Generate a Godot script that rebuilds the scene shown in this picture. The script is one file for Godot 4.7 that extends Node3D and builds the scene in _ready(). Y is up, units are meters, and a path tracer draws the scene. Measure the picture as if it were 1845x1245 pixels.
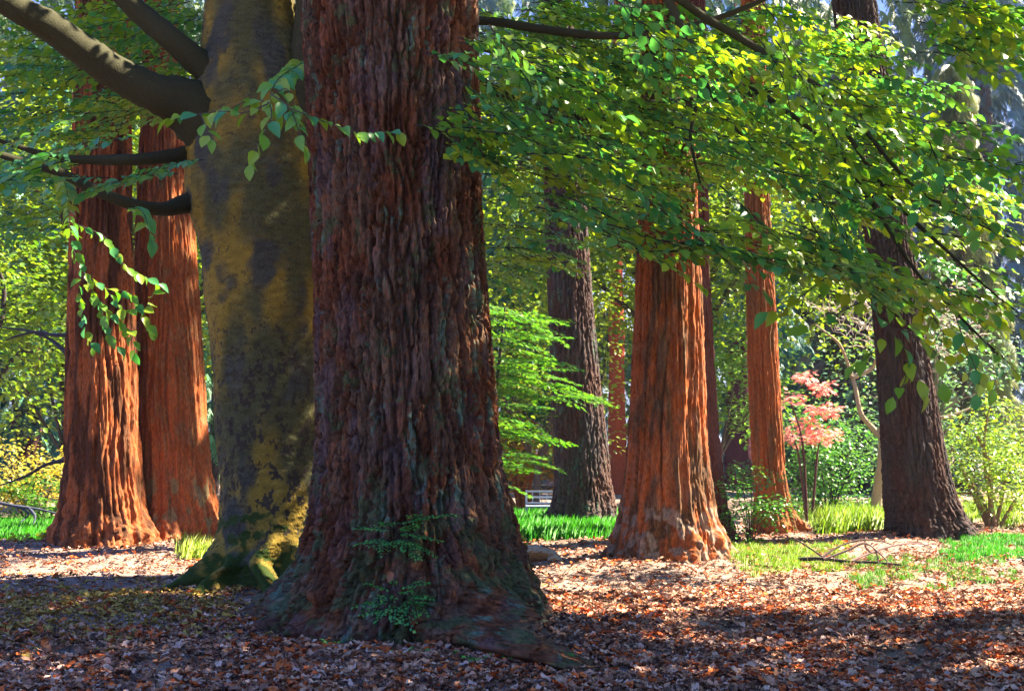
extends Node3D
# ---------------------------------------------------------------- frame of the photograph
const F := 1974.0
const CAM_Y := 1.6
const HORIZON := 808.0
var PITCH := atan((HORIZON - 622.5) / F)
var SUN := Vector3(0.683, 0.707, -0.183).normalized()
var rng := RandomNumberGenerator.new()
var n_warp := FastNoiseLite.new()
var n_fbm := FastNoiseLite.new()
var n_cell := FastNoiseLite.new()
var n_ridge := FastNoiseLite.new()
var n_plate := FastNoiseLite.new()
var M := {}
var trunks := []      # [x, z, radius at ground] of every standing tree, to keep litter out of the wood
var lit := []         # [point, radius]: where the photograph shows sun, the crowns overhead have a gap towards the sun
var leaf_meshes := []
var tex := {}

func P(px: float, py: float, d: float) -> Vector3:
	var u := (px - 922.5) / F
	var v := (622.5 - py) / F
	var c := cos(PITCH)
	var s := sin(PITCH)
	var dir := Vector3(u, v * c + s, -c + v * s)
	return Vector3(0, CAM_Y, 0) + dir * (d / -dir.z)

func G(px: float, d: float) -> Vector3:      # the ground under a column of the photograph
	var p := P(px, HORIZON, d)
	return Vector3(p.x, gh(p.x, p.z), p.z)

func gh(x: float, z: float) -> float:
	var y := 0.05 * n_warp.get_noise_2d(x * 0.5, z * 0.5) + 0.02 * n_warp.get_noise_2d(x * 2.3 + 40.0, z * 2.3)
	for m in [[2.0, -15.4, 1.9, 0.14], [-6.3, -17.6, 2.2, 0.12], [-1.0, -10.0, 1.7, 0.05], [7.2, -19.6, 1.8, 0.10], [-2.9, -12.9, 1.4, 0.05]]:
		var q: float = ((x - m[0]) * (x - m[0]) + (z - m[1]) * (z - m[1])) / (m[2] * m[2])
		if q < 6.0:
			y += m[3] * exp(-q)
	return y

func in_light(p: Vector3) -> bool:
	for l in lit:
		var v: Vector3 = p - l[0]
		var t := v.dot(SUN)
		if t > 0.6 and (v - SUN * t).length_squared() < l[1] * l[1]:
			return true
	return false

# ---------------------------------------------------------------- nodes
func numbered(called: String) -> String:
	if not has_node(NodePath(called)):
		return called
	var k := 1
	while has_node(NodePath("%s_%03d" % [called, k])):
		k += 1
	return "%s_%03d" % [called, k]

func thing(called: String, label: String, category: String, at := Vector3.ZERO, group := "") -> Node3D:
	var o := Node3D.new()
	o.name = numbered(called)
	add_child(o)
	o.position = at
	o.set_meta("label", label)
	o.set_meta("category", category)
	if group:
		o.set_meta("group", group)
	return o

func part(called: String, mesh: Mesh, m: Material, parent: Node, at := Vector3.ZERO) -> MeshInstance3D:
	var o := MeshInstance3D.new()
	o.name = called
	o.mesh = mesh
	o.material_override = m
	parent.add_child(o, true)
	o.position = at
	return o

func many(called: String, mesh: Mesh, m: Material, parent: Node, xf: Array, col: Array, kind := "") -> MultiMeshInstance3D:
	var mm := MultiMesh.new()
	mm.transform_format = MultiMesh.TRANSFORM_3D
	mm.use_colors = true
	mm.mesh = mesh
	mm.instance_count = xf.size()
	var b := PackedFloat32Array()
	b.resize(xf.size() * 16)
	var inv := Vector3.ZERO
	if parent is Node3D and parent != self:
		inv = parent.position
		if parent.get_parent() is Node3D and parent.get_parent() != self:
			inv += parent.get_parent().position
	for i in xf.size():
		var t: Transform3D = xf[i]
		var c: Color = col[i]
		var k := i * 16
		b[k] = t.basis.x.x; b[k + 1] = t.basis.y.x; b[k + 2] = t.basis.z.x; b[k + 3] = t.origin.x - inv.x
		b[k + 4] = t.basis.x.y; b[k + 5] = t.basis.y.y; b[k + 6] = t.basis.z.y; b[k + 7] = t.origin.y - inv.y
		b[k + 8] = t.basis.x.z; b[k + 9] = t.basis.y.z; b[k + 10] = t.basis.z.z; b[k + 11] = t.origin.z - inv.z
		b[k + 12] = c.r; b[k + 13] = c.g; b[k + 14] = c.b; b[k + 15] = 1.0
	mm.buffer = b
	var o := MultiMeshInstance3D.new()
	o.name = called
	o.multimesh = mm
	o.material_override = m
	if kind:
		o.set_meta("kind", kind)
	parent.add_child(o, true)
	return o

# ---------------------------------------------------------------- mesh collecting
class Soup:
	var v := PackedVector3Array()
	var n := PackedVector3Array()
	var u := PackedVector2Array()
	var c := PackedColorArray()
	var i := PackedInt32Array()
	func mesh() -> ArrayMesh:
		var a := []
		a.resize(Mesh.ARRAY_MAX)
		a[Mesh.ARRAY_VERTEX] = v
		a[Mesh.ARRAY_NORMAL] = n
		a[Mesh.ARRAY_TEX_UV] = u
		a[Mesh.ARRAY_COLOR] = c
		a[Mesh.ARRAY_INDEX] = i
		var m := ArrayMesh.new()
		m.add_surface_from_arrays(Mesh.PRIMITIVE_TRIANGLES, a)
		return m

# a round tapered limb through points; knob = unevenness as a share of the radius
func tube(s: Soup, pts: Array, rad: Array, sides: int, col: Color, steps := 6, knob := 0.0, off := Vector3.ZERO) -> void:
	var path := []
	var rr := []
	for k in pts.size() - 1:
		var a: Vector3 = pts[maxi(k - 1, 0)]
		var b: Vector3 = pts[k]
		var c: Vector3 = pts[k + 1]
		var d: Vector3 = pts[mini(k + 2, pts.size() - 1)]
		for j in steps:
			var t := float(j) / steps
			path.append(b.cubic_interpolate(c, a, d, t))
			rr.append(lerpf(rad[k], rad[k + 1], t))
	path.append(pts[-1])
	rr.append(rad[-1])
	var start := s.v.size()
	var along := 0.0
	var side := Vector3.UP
	for k in path.size():
		var t: Vector3 = (path[mini(k + 1, path.size() - 1)] - path[maxi(k - 1, 0)]).normalized()
		if k == 0:
			side = t.cross(Vector3(0.31, 0.2, 0.93)).normalized()
		else:
			along += path[k].distance_to(path[k - 1])
		side = (side - t * side.dot(t)).normalized()
		var other := t.cross(side)
		for q in sides + 1:
			var w := TAU * q / sides
			var dir := side * cos(w) + other * sin(w)
			var r: float = rr[k]
			if knob > 0.0:
				var p: Vector3 = path[k] + dir * r
				r *= 1.0 + knob * n_fbm.get_noise_3d(p.x * 6.0 / (0.3 + r * 4.0), p.y * 6.0 / (0.3 + r * 4.0), p.z * 6.0 / (0.3 + r * 4.0))
			s.v.append(path[k] + dir * r - off)
			s.n.append(dir)
			s.u.append(Vector2(float(q) / sides * maxf(1.0, round(rr[0] * 8.0)), along))
			s.c.append(col)
	for k in path.size() - 1:
		for q in sides:
			var a := start + k * (sides + 1) + q
			s.i.append_array([a, a + sides + 1, a + 1, a + 1, a + sides + 1, a + sides + 2])

func spline(ys: PackedFloat32Array, vs: PackedFloat32Array, y: float) -> float:
	var n := ys.size()
	if y <= ys[0]:
		return vs[0]
	if y >= ys[n - 1]:
		return vs[n - 1]
	var k := 0
	while k < n - 2 and ys[k + 1] < y:
		k += 1
	var t := (y - ys[k]) / (ys[k + 1] - ys[k])
	return cubic_interpolate(vs[k], vs[k + 1], vs[maxi(k - 1, 0)], vs[mini(k + 2, n - 1)], t)

# the height of bark over the wood, in shares of its thickness
func bark(kind: String, x: float, y: float, z: float) -> float:
	match kind:
		"fir":
			var wx := 0.05 * n_warp.get_noise_3d(x * 2.2, y * 0.8, z * 2.2) + 0.016 * n_warp.get_noise_3d(x * 9.0, y * 5.0, z * 9.0)
			var a := n_cell.get_noise_3d((x + wx) * 11.5, y * 0.85, (z - wx) * 11.5) + 1.0
			var b := n_cell.get_noise_3d((x - wx) * 21.0 + 7.0, y * 4.0, (z + wx) * 21.0) + 1.0
			return 0.66 * smoothstep(0.0, 0.17, a) + 0.16 * clampf(a * 1.4, 0.0, 1.0) + 0.2 * smoothstep(0.0, 0.22, b) + 0.16 * n_fbm.get_noise_3d(x * 20.0, y * 9.0, z * 20.0)
		"redwood":
			var wx := 0.06 * n_warp.get_noise_3d(x * 2.0, y * 0.55, z * 2.0) + 0.012 * n_warp.get_noise_3d(x * 8.0, y * 2.0, z * 8.0)
			var a := n_cell.get_noise_3d((x + wx) * 8.5, y * 0.30, (z - wx) * 8.5) + 1.0
			var b := n_cell.get_noise_3d((x - wx) * 21.0, y * 0.75, (z + wx) * 21.0) + 1.0
			return 0.58 * smoothstep(0.0, 0.3, a) + 0.12 * clampf(a, 0.0, 1.0) + 0.26 * smoothstep(0.0, 0.25, b) + 0.14 * n_fbm.get_noise_3d(x * 26.0, y * 3.0, z * 26.0)
		"beech":
			return 0.6 * n_warp.get_noise_3d(x * 1.8, y * 1.1, z * 1.8) + 0.25 * n_fbm.get_noise_3d(x * 3.0, y * 9.0, z * 3.0) + 0.12 * n_fbm.get_noise_3d(x * 22.0, y * 22.0, z * 22.0)
	return 0.0

# a standing trunk: silhouette rows [py, left, right] of the photograph at distance d, root lobes [angle, reach, height, width]
func trunk_mesh(o: Dictionary) -> Dictionary:
	var prof: Array = o.prof
	var d: float = o.d
	var ys := PackedFloat32Array()
	var cx := PackedFloat32Array()
	var rs := PackedFloat32Array()
	for k in range(prof.size() - 1, -1, -1):
		var a := P(prof[k][1], prof[k][0], d)
		var b := P(prof[k][2], prof[k][0], d)
		ys.append(a.y)
		cx.append((a.x + b.x) / 2.0)
		rs.append((b.x - a.x) / 2.0)
	var top := ys[ys.size() - 1]
	var slope := (cx[cx.size() - 1] - cx[cx.size() - 3]) / (top - ys[ys.size() - 3])
	var tall: float = o.tall
	var base := Vector3(cx[0], 0, -d)
	base.y = gh(base.x, base.z)
	var rows := PackedFloat32Array()
	var dy: float = o.dy
	var y := -0.3
	while y < tall:
		rows.append(y)
		y += dy * 0.36 if y < 0.5 else dy * 0.6 if y < 1.0 else (dy if y < top + 0.3 else maxf(dy, 0.4))
	var cols: int = o.cols
	var thick: float = o.thick
	var kind: String = o.kind
	var seed_off: float = o.get("seed", 0.0)
	var lobes: Array = o.get("lobes", [])
	var colour: Callable = o.colour
	var s := Soup.new()
	var r_mid := r0(rs)
	for yy in rows:
		var h: float = yy + base.y
		var r := spline(ys, rs, h)
		var c := spline(ys, cx, h)
		if h > top:
			var t := (h - top) / (tall - top)
			r *= pow(maxf(1.0 - t, 0.0), 0.75)
			c += slope * (h - top) * (1.0 - 0.5 * t)
		for q in cols + 1:
			var w := TAU * (q % cols) / cols
			var cw := cos(w)
			var sw := sin(w)
			var rr := r
			for l in lobes:
				var dw := wrapf(w - l[0] + 0.12 * n_warp.get_noise_2d(h * 3.0, l[0] * 9.0), -PI, PI)
				if absf(dw) < l[3] * 2.6:
					rr += l[1] * exp(-dw * dw / (l[3] * l[3])) * pow(clampf(1.0 - (yy + 0.05) / (l[2] * 2.3), 0.0, 1.2), 1.35)
			var amp := thick
			var wood := rr
			if yy < 1.6 and kind != "beech":
				rr += 0.09 * exp(-maxf(yy, 0.0) / 0.5) * n_fbm.get_noise_3d((c + cw * rr) * 3.6, h * 3.0, sw * rr * 3.6 + seed_off)
			rr += amp * (bark(kind, cw * r_mid * 1.15 + seed_off, h - 0.95 * maxf(wood - r_mid, 0.0), sw * r_mid * 1.15) - 0.55)
			s.v.append(Vector3(c + cw * rr, h, -d - 0.4 * maxf(r - r_mid, 0.0) + sw * rr) - base)
			s.u.append(Vector2(float(q) / cols * round(TAU * r_mid / 0.6), (h - 0.95 * maxf(wood - r_mid, 0.0)) / 1.2))
			s.c.append(colour.call(c + cw * rr, h, sw * rr, w, yy))
	var n := cols + 1
	var R := rows.size()
	s.n.resize(s.v.size())
	for j in R:
		for q in n:
			var qa := q - 1 if q > 0 else cols - 1
			var qb := q + 1 if q < cols else 1
			var e1 := s.v[j * n + qb] - s.v[j * n + qa]
			var e2 := s.v[mini(j + 1, R - 1) * n + q] - s.v[maxi(j - 1, 0) * n + q]
			s.n[j * n + q] = e2.cross(e1).normalized()
	for j in R - 1:
		for q in cols:
			var a := j * n + q
			s.i.append_array([a, a + 1, a + n, a + 1, a + n + 1, a + n])
	trunks.append([base.x, base.z, rs[0]])
	return {"mesh": s.mesh(), "base": base, "r": rs[0], "top": top}

func r0(rs: PackedFloat32Array) -> float:
	return rs[rs.size() / 2]

# ---------------------------------------------------------------- textures and materials
func grey_image(w: int, h: int, f: Callable) -> ImageTexture:
	var im := Image.create(w, h, false, Image.FORMAT_RGB8)
	for y in h:
		for x in w:
			var g: float = f.call(float(x) / w, float(y) / h)
			im.set_pixel(x, y, Color(g, g, g))
	return ImageTexture.create_from_image(im)

func torus(n: FastNoiseLite, u: float, v: float, su: float, sv: float) -> float:   # seamless in both directions
	var a := TAU * u
	var ru := su / TAU
	var p := n.get_noise_3d(cos(a) * ru, sin(a) * ru, v * sv)
	var q := n.get_noise_3d(cos(a) * ru, sin(a) * ru, (v - 1.0) * sv)
	return lerpf(p, q, smoothstep(0.8, 1.0, v))

func stone(colour: Color, rough: float) -> StandardMaterial3D:
	var m := StandardMaterial3D.new()
	m.albedo_color = colour
	m.roughness = rough
	m.metallic_specular = 0.3
	return m

func leafy(through: Color, rough := 0.45, spec := 0.5) -> StandardMaterial3D:
	var m := StandardMaterial3D.new()
	m.vertex_color_use_as_albedo = true
	m.roughness = rough
	m.metallic_specular = spec
	m.backlight_enabled = true
	m.backlight = through
	m.cull_mode = BaseMaterial3D.CULL_DISABLED
	return m

func make_materials() -> void:
	tex.bark_h = grey_image(256, 512, func(u, v): return clampf(0.5 + 0.45 * torus(n_fbm, u, v, 36.0, 6.0) + 0.3 * torus(n_fbm, u + 0.3, v, 90.0, 16.0), 0.0, 1.0))
	tex.bark_a = grey_image(256, 512, func(u, v): return clampf(0.9 + 0.3 * torus(n_fbm, u, v + 0.17, 40.0, 10.0) + 0.2 * torus(n_fbm, u, v, 90.0, 30.0), 0.4, 1.0))
	tex.fine_h = grey_image(512, 512, func(u, v): return clampf(0.5 + 0.5 * torus(n_fbm, u, v, 40.0, 40.0), 0.0, 1.0))
	tex.fine_a = grey_image(512, 512, func(u, v): return clampf(0.9 + 0.3 * torus(n_fbm, u, v, 50.0, 50.0) + 0.2 * torus(n_fbm, u, v, 120.0, 120.0), 0.4, 1.0))
	for k in [["bark", "bark_a", "bark_h", 0.55, 0.95], ["smooth_bark", "fine_a", "fine_h", 0.5, 0.8]]:
		var m := StandardMaterial3D.new()
		m.vertex_color_use_as_albedo = true
		m.albedo_texture = tex[k[1]]
		m.roughness = k[4]
		m.metallic_specular = 0.25
		m.heightmap_enabled = true
		m.heightmap_texture = tex[k[2]]
		m.heightmap_scale = k[3]
		M[k[0]] = m
	var g := StandardMaterial3D.new()
	g.vertex_color_use_as_albedo = true
	g.albedo_texture = tex.fine_a
	g.roughness = 1.0
	g.metallic_specular = 0.15
	g.uv1_triplanar = true
	g.uv1_world_triplanar = true
	g.uv1_scale = Vector3(0.9, 0.9, 0.9)
	g.heightmap_enabled = true
	g.heightmap_texture = tex.fine_h
	g.heightmap_scale = 3.0
	M.soil = g
	M.leaf = leafy(Color(1.0, 1.0, 0.6), 0.38, 0.7)
	M.litter = leafy(Color(0.25, 0.22, 0.18), 0.75, 0.25)
	M.blossom = leafy(Color(1.0, 1.0, 1.0), 0.5, 0.4)
	M.grass = leafy(Color(0.9, 0.95, 0.6), 0.5, 0.4)
	M.needle = leafy(Color(0.4, 0.45, 0.4), 0.5, 0.4)
	var w := StandardMaterial3D.new()
	w.vertex_color_use_as_albedo = true
	w.roughness = 0.85
	w.metallic_specular = 0.25
	M.wood = w

# ---------------------------------------------------------------- leaves
# a leaf of length 1 along +x, upper face to +y, folded at the midrib and drooping towards the tip
func leaf_mesh(half: Array, fold: float, droop: float, ragged := 0.0, seed := 1) -> ArrayMesh:
	var r := RandomNumberGenerator.new()
	r.seed = seed
	var s := Soup.new()
	var n := half.size()
	for k in n:
		var t := float(k) / (n - 1)
		var y := -droop * t * t
		var w: float = half[k]
		var j := ragged * r.randf_range(-1, 1)
		for side in [-1.0, 0.0, 1.0]:
			s.v.append(Vector3(t + (j * 0.3 if side != 0.0 else 0.0), y + absf(side) * fold * w * 2.0 + ragged * r.randf_range(-0.5, 0.5), side * w * (1.0 + ragged * r.randf_range(-1, 1))))
			s.u.append(Vector2(t, 0.5 + side * 0.5))
			s.c.append(Color.WHITE)
	s.n.resize(s.v.size())
	for k in n:
		for q in 3:
			var e1 := s.v[mini(k + 1, n - 1) * 3 + 1] - s.v[maxi(k - 1, 0) * 3 + 1]
			var e2 := s.v[k * 3 + 2] - s.v[k * 3 + 1] if q == 2 else (s.v[k * 3 + 1] - s.v[k * 3] if q == 0 else s.v[k * 3 + 2] - s.v[k * 3])
			if e2.length() < 0.01:
				e2 = Vector3(0, 0, 1)
			s.n[k * 3 + q] = e2.cross(e1).normalized()
	for k in n - 1:
		for q in 2:
			var a := k * 3 + q
			s.i.append_array([a, a + 3, a + 1, a + 1, a + 3, a + 4])
	return s.mesh()

# a maple leaf: seven pointed lobes round a centre
func maple_mesh(curl: float) -> ArrayMesh:
	var s := Soup.new()
	s.v.append(Vector3(0.12, 0, 0)); s.n.append(Vector3.UP); s.u.append(Vector2.ZERO); s.c.append(Color.WHITE)
	var k := 0
	for a in [-130, -105, -72, -52, -30, -16, 0, 16, 30, 52, 72, 105, 130]:
		var l: float = [0.42, 0.2, 0.62, 0.26, 0.8, 0.32, 0.95][mini(k, 12 - k)]
		var w := deg_to_rad(a)
		s.v.append(Vector3(0.12 + cos(w) * l, curl * l * l * (1.0 if k % 2 == 0 else -0.6), sin(w) * l))
		s.n.append(Vector3(-0.2 * cos(w), 1, -0.2 * sin(w)).normalized()); s.u.append(Vector2(l, 0)); s.c.append(Color.WHITE)
		if k > 0:
			s.i.append_array([0, k, k + 1])
		k += 1
	return s.mesh()

# a conifer frond of length 1 along +x: a drooping axis with side sprays of narrow blades
func frond_mesh(droop: float, hang: float, seed: int) -> ArrayMesh:
	var r := RandomNumberGenerator.new()
	r.seed = seed
	var s := Soup.new()
	for k in 16:
		var t := 0.06 + 0.94 * k / 15.0
		var o := Vector3(t, 0.12 * sin(t * 3.0) - droop * t * t, 0)
		for side in [-1.0, 1.0]:
			var l: float = (0.42 * sin(PI * pow(t, 0.7)) + 0.07) * r.randf_range(0.7, 1.2)
			var dir: Vector3 = Vector3(0.65, -hang * r.randf_range(0.4, 1.2), side * r.randf_range(0.6, 1.0)).normalized()
			for b in 4:
				var u := b / 4.0
				var a := o + dir * l * u
				var w := 0.035 * (1.3 - u)
				var tip: Vector3 = a + (dir + Vector3(0.35 * (b % 2), -hang * 0.6 - 0.15 * b * 0.3, side * 0.3 * ((b + 1) % 2))).normalized() * l * 0.5
				var nn := (tip - a).cross(Vector3(1, 0.2, 0)).normalized()
				if nn.y < 0.0:
					nn = -nn
				var base := s.v.size()
				var across := (tip - a).cross(nn).normalized() * w
				for p in [a + across, a - across, tip]:
					s.v.append(p); s.n.append(nn); s.u.append(Vector2.ZERO); s.c.append(Color.WHITE)
				s.i.append_array([base, base + 1, base + 2])
	return s.mesh()

func blade_mesh(n: int, seed: int, spread: float) -> ArrayMesh:      # a tuft of grass, 1 high
	var r := RandomNumberGenerator.new()
	r.seed = seed
	var s := Soup.new()
	for k in n:
		var w := r.randf() * TAU
		var o := Vector3(r.randf_range(-1, 1), 0, r.randf_range(-1, 1)) * spread
		var out := Vector3(cos(w), 0, sin(w))
		var h := r.randf_range(0.5, 1.0)
		var lean := r.randf_range(0.05, 0.6)
		var side := Vector3(-sin(w), 0, cos(w)) * 0.035
		var base := s.v.size()
		for t in [0.0, 0.5, 1.0]:
			var p: Vector3 = o + Vector3(0, h * t * (1.0 - 0.25 * lean * t), 0) + out * lean * h * t * t
			for q in ([-1.0, 1.0] if t < 1.0 else [0.0]):
				s.v.append(p + side * q * (1.0 - 0.4 * t)); s.n.append((out * 0.7 + Vector3(0, 0.7, 0)).normalized()); s.u.append(Vector2.ZERO); s.c.append(Color.WHITE)
		s.i.append_array([base, base + 1, base + 2, base + 1, base + 3, base + 2, base + 2, base + 3, base + 4])
	return s.mesh()

func basis_of(dir: Vector3, up: Vector3, size: float) -> Basis:
	var x := dir.normalized()
	var z := x.cross(up)
	if z.length() < 0.05:
		z = x.cross(Vector3(0.3, 0.5, 0.8))
	z = z.normalized()
	var y := z.cross(x)
	return Basis(x * size, y * size, z * size)

# one flat leafy spray: a drooping twig with side twigs and two ranks of leaves
func spray(origin: Vector3, dir: Vector3, length: float, size: float, xf: Array, col: Array, shade: Callable, twigs: Soup, off: Vector3, dense := 1.0) -> void:
	dir = dir.normalized()
	var up := (Vector3.UP + Vector3(rng.randf_range(-0.25, 0.25), 0, rng.randf_range(-0.25, 0.25)))
	up = (up - dir * up.dot(dir)).normalized()
	var across := dir.cross(up).normalized()
	var n := int(length / (size * 0.75) * dense) + 2
	var main := []
	var mr := []
	var sag := rng.randf_range(0.05, 0.22)
	for k in n + 1:
		var t := float(k) / n
		main.append(origin + dir * length * t - Vector3.UP * sag * length * t * t + across * 0.05 * length * sin(t * 5.0 + origin.x * 3.0))
		mr.append(lerpf(0.007, 0.002, t))
	if twigs:
		tube(twigs, main, mr, 3, Color(0.035, 0.03, 0.03), 1, 0.0, off)
	var flip := 1.0
	for k in range(1, n + 1):
		var t := float(k) / n
		flip = -flip
		var o: Vector3 = main[k]
		var sl := length * 0.42 * (1.15 - t) * rng.randf_range(0.6, 1.15)
		var sd := (dir * 0.75 + across * flip * rng.randf_range(0.55, 1.0) + up * rng.randf_range(-0.12, 0.1)).normalized()
		var m := int(sl / (size * 0.62) * dense)
		if m >= 2 and twigs:
			tube(twigs, [o, o + sd * sl * 0.55, o + sd * sl - Vector3.UP * sl * 0.12], [0.0035, 0.0025, 0.0015], 3, Color(0.04, 0.035, 0.03), 1, 0.0, off)
		var fl := 1.0
		for j in range(1, m + 1):
			fl = -fl
			var q := o + sd * sl * j / m - Vector3.UP * sl * 0.12 * j * j / (m * m)
			leaf_at(q, (sd + across.cross(sd).cross(sd) * 0.0 + sd.cross(up) * fl * (0.9 if j < m else 0.1)), up, size, xf, col, shade)
		leaf_at(o, dir + across * -flip * 0.9, up, size, xf, col, shade)
	leaf_at(main[n], dir, up, size, xf, col, shade)

func leaf_at(q: Vector3, dir: Vector3, up: Vector3, size: float, xf: Array, col: Array, shade: Callable) -> void:
	var d := (dir.normalized() + Vector3(rng.randf_range(-0.3, 0.3), rng.randf_range(-0.55, 0.15), rng.randf_range(-0.3, 0.3)))
	var u := up + Vector3(rng.randf_range(-0.55, 0.55), 0, rng.randf_range(-0.55, 0.55))
	xf.append(Transform3D(basis_of(d, u, size * rng.randf_range(0.55, 1.2)), q))
	col.append(shade.call())

var hue := 0.5
func beech_colour() -> Color:      # young lime leaves to older blue green ones; each spray has its own mean
	var t := clampf(hue + rng.randf_range(-0.3, 0.3), 0.0, 1.0)
	var c := Color(0.055, 0.25, 0.10).lerp(Color(0.16, 0.34, 0.03), minf(t * 2.0, 1.0)).lerp(Color(0.32, 0.43, 0.025), maxf(t * 2.0 - 1.0, 0.0))
	return c * rng.randf_range(0.9, 1.3)

func in_poly(poly: PackedVector2Array) -> Vector2:
	var lo := poly[0]
	var hi := poly[0]
	for p in poly:
		lo = lo.min(p)
		hi = hi.max(p)
	for k in 60:
		var q := Vector2(rng.randf_range(lo.x, hi.x), rng.randf_range(lo.y, hi.y))
		if Geometry2D.is_point_in_polygon(q, poly):
			return q
	return (lo + hi) / 2.0

# ---------------------------------------------------------------- the script
func _ready() -> void:
	rng.seed = 20
	for k in [[n_warp, 1, FastNoiseLite.TYPE_SIMPLEX_SMOOTH], [n_fbm, 2, FastNoiseLite.TYPE_SIMPLEX], [n_ridge, 3, FastNoiseLite.TYPE_SIMPLEX_SMOOTH], [n_cell, 4, FastNoiseLite.TYPE_CELLULAR]]:
		k[0].seed = k[1]
		k[0].noise_type = k[2]
		k[0].frequency = 1.0
		k[0].fractal_type = FastNoiseLite.FRACTAL_NONE
	n_plate.seed = 4
	n_plate.frequency = 1.0
	n_plate.noise_type = FastNoiseLite.TYPE_CELLULAR
	n_plate.fractal_type = FastNoiseLite.FRACTAL_NONE
	n_plate.cellular_return_type = FastNoiseLite.RETURN_CELL_VALUE
	n_fbm.fractal_type = FastNoiseLite.FRACTAL_FBM
	n_fbm.fractal_octaves = 3
	n_ridge.fractal_type = FastNoiseLite.FRACTAL_FBM
	n_ridge.fractal_octaves = 2
	n_cell.cellular_return_type = FastNoiseLite.RETURN_DISTANCE2_SUB
	n_cell.cellular_distance_function = FastNoiseLite.DISTANCE_EUCLIDEAN
	sight()
	lit_places()
	make_materials()
	leaf_meshes = [leaf_mesh([0.0, 0.25, 0.34, 0.24, 0.0], 0.16, 0.16), leaf_mesh([0.0, 0.22, 0.3, 0.2, 0.0], 0.3, 0.3)]
	ground()
	big_trees()
	beech()
	shade_trees()
	background()
	low_growth()
	litter()
	small_things()

func sight() -> void:
	var cam := Camera3D.new()
	cam.name = "camera"
	add_child(cam)
	cam.position = Vector3(0, CAM_Y, 0)
	cam.rotation.x = PITCH
	cam.fov = rad_to_deg(2.0 * atan(622.5 / F))
	cam.far = 900.0
	cam.current = true
	var env := Environment.new()
	env.background_mode = Environment.BG_SKY
	var sm := ProceduralSkyMaterial.new()
	sm.sky_top_color = Color(0.38, 0.56, 0.98)
	sm.sky_horizon_color = Color(0.88, 0.92, 1.0)
	sm.sky_curve = 0.15
	sm.ground_bottom_color = Color(0.12, 0.12, 0.08)
	sm.ground_horizon_color = Color(0.3, 0.35, 0.3)
	sm.sun_angle_max = 12.0
	var sky := Sky.new()
	sky.sky_material = sm
	env.sky = sky
	env.background_energy_multiplier = 0.25
	env.tonemap_mode = Environment.TONE_MAPPER_LINEAR
	env.tonemap_exposure = 7.1
	env.fog_enabled = true
	env.fog_density = 0.0004
	env.fog_light_color = Color(0.82, 0.9, 1.0)
	env.sdfgi_enabled = true
	env.ssao_enabled = true
	env.ssil_enabled = true
	var we := WorldEnvironment.new()
	we.name = "world_environment"
	we.environment = env
	add_child(we)
	var sun := DirectionalLight3D.new()
	sun.name = "sun"
	add_child(sun)
	sun.look_at_from_position(SUN * 10.0, Vector3.ZERO)
	sun.light_energy = 1.6
	sun.light_color = Color(1.0, 0.93, 0.82)
	sun.light_angular_distance = 0.55
	sun.shadow_enabled = true

func lit_places() -> void:
	for a in [[240, 16.0, 0.7], [60, 14.2, 0.5], [150, 13.9, 0.45], [290, 13.8, 0.5], [160, 11.6, 0.3], [90, 10.9, 0.25], [300, 16.8, 0.6], [100, 9.6, 0.22],
		[960, 15.6, 0.8], [1040, 15.8, 0.8], [1040, 10.7, 0.28], [1120, 10.75, 0.25], [1220, 10.8, 0.25], [1300, 10.9, 0.25], [1000, 11.7, 0.3], [1280, 12.4, 0.4], [1400, 12.2, 0.4], [1500, 12.0, 0.35], [1600, 11.6, 0.4], [1750, 11.2, 0.4],
		[1380, 14.0, 0.6], [1450, 15.0, 0.7], [1330, 13.6, 0.5], [1500, 20.5, 1.4], [1400, 20.5, 1.2], [1560, 22.0, 1.6], [1450, 23.0, 1.6], [1700, 8.2, 0.2], [1800, 8.3, 0.2]]:
		lit.append([G(a[0], a[1]), a[2]])
	for a in [[330, 450, 17.2, 0.7], [335, 600, 17.2, 0.8], [340, 750, 17.0, 0.8], [350, 880, 16.8, 0.8], [235, 700, 17.6, 0.5], [240, 850, 17.4, 0.6], [255, 960, 17.0, 0.6],
		[190, 450, 14.4, 0.8], [215, 560, 14.6, 0.8], [562, 620, 12.3, 0.35], [562, 740, 12.3, 0.35], [562, 870, 12.3, 0.35], [540, 960, 12.3, 0.3], [1265, 600, 15.2, 0.3], [1268, 750, 15.2, 0.35], [1285, 900, 15.0, 0.4], [1240, 1000, 14.6, 0.4], [1410, 700, 20.6, 0.5], [1420, 850, 20.4, 0.6]]:
		lit.append([P(a[0], a[1], a[2]), a[3]])

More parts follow.
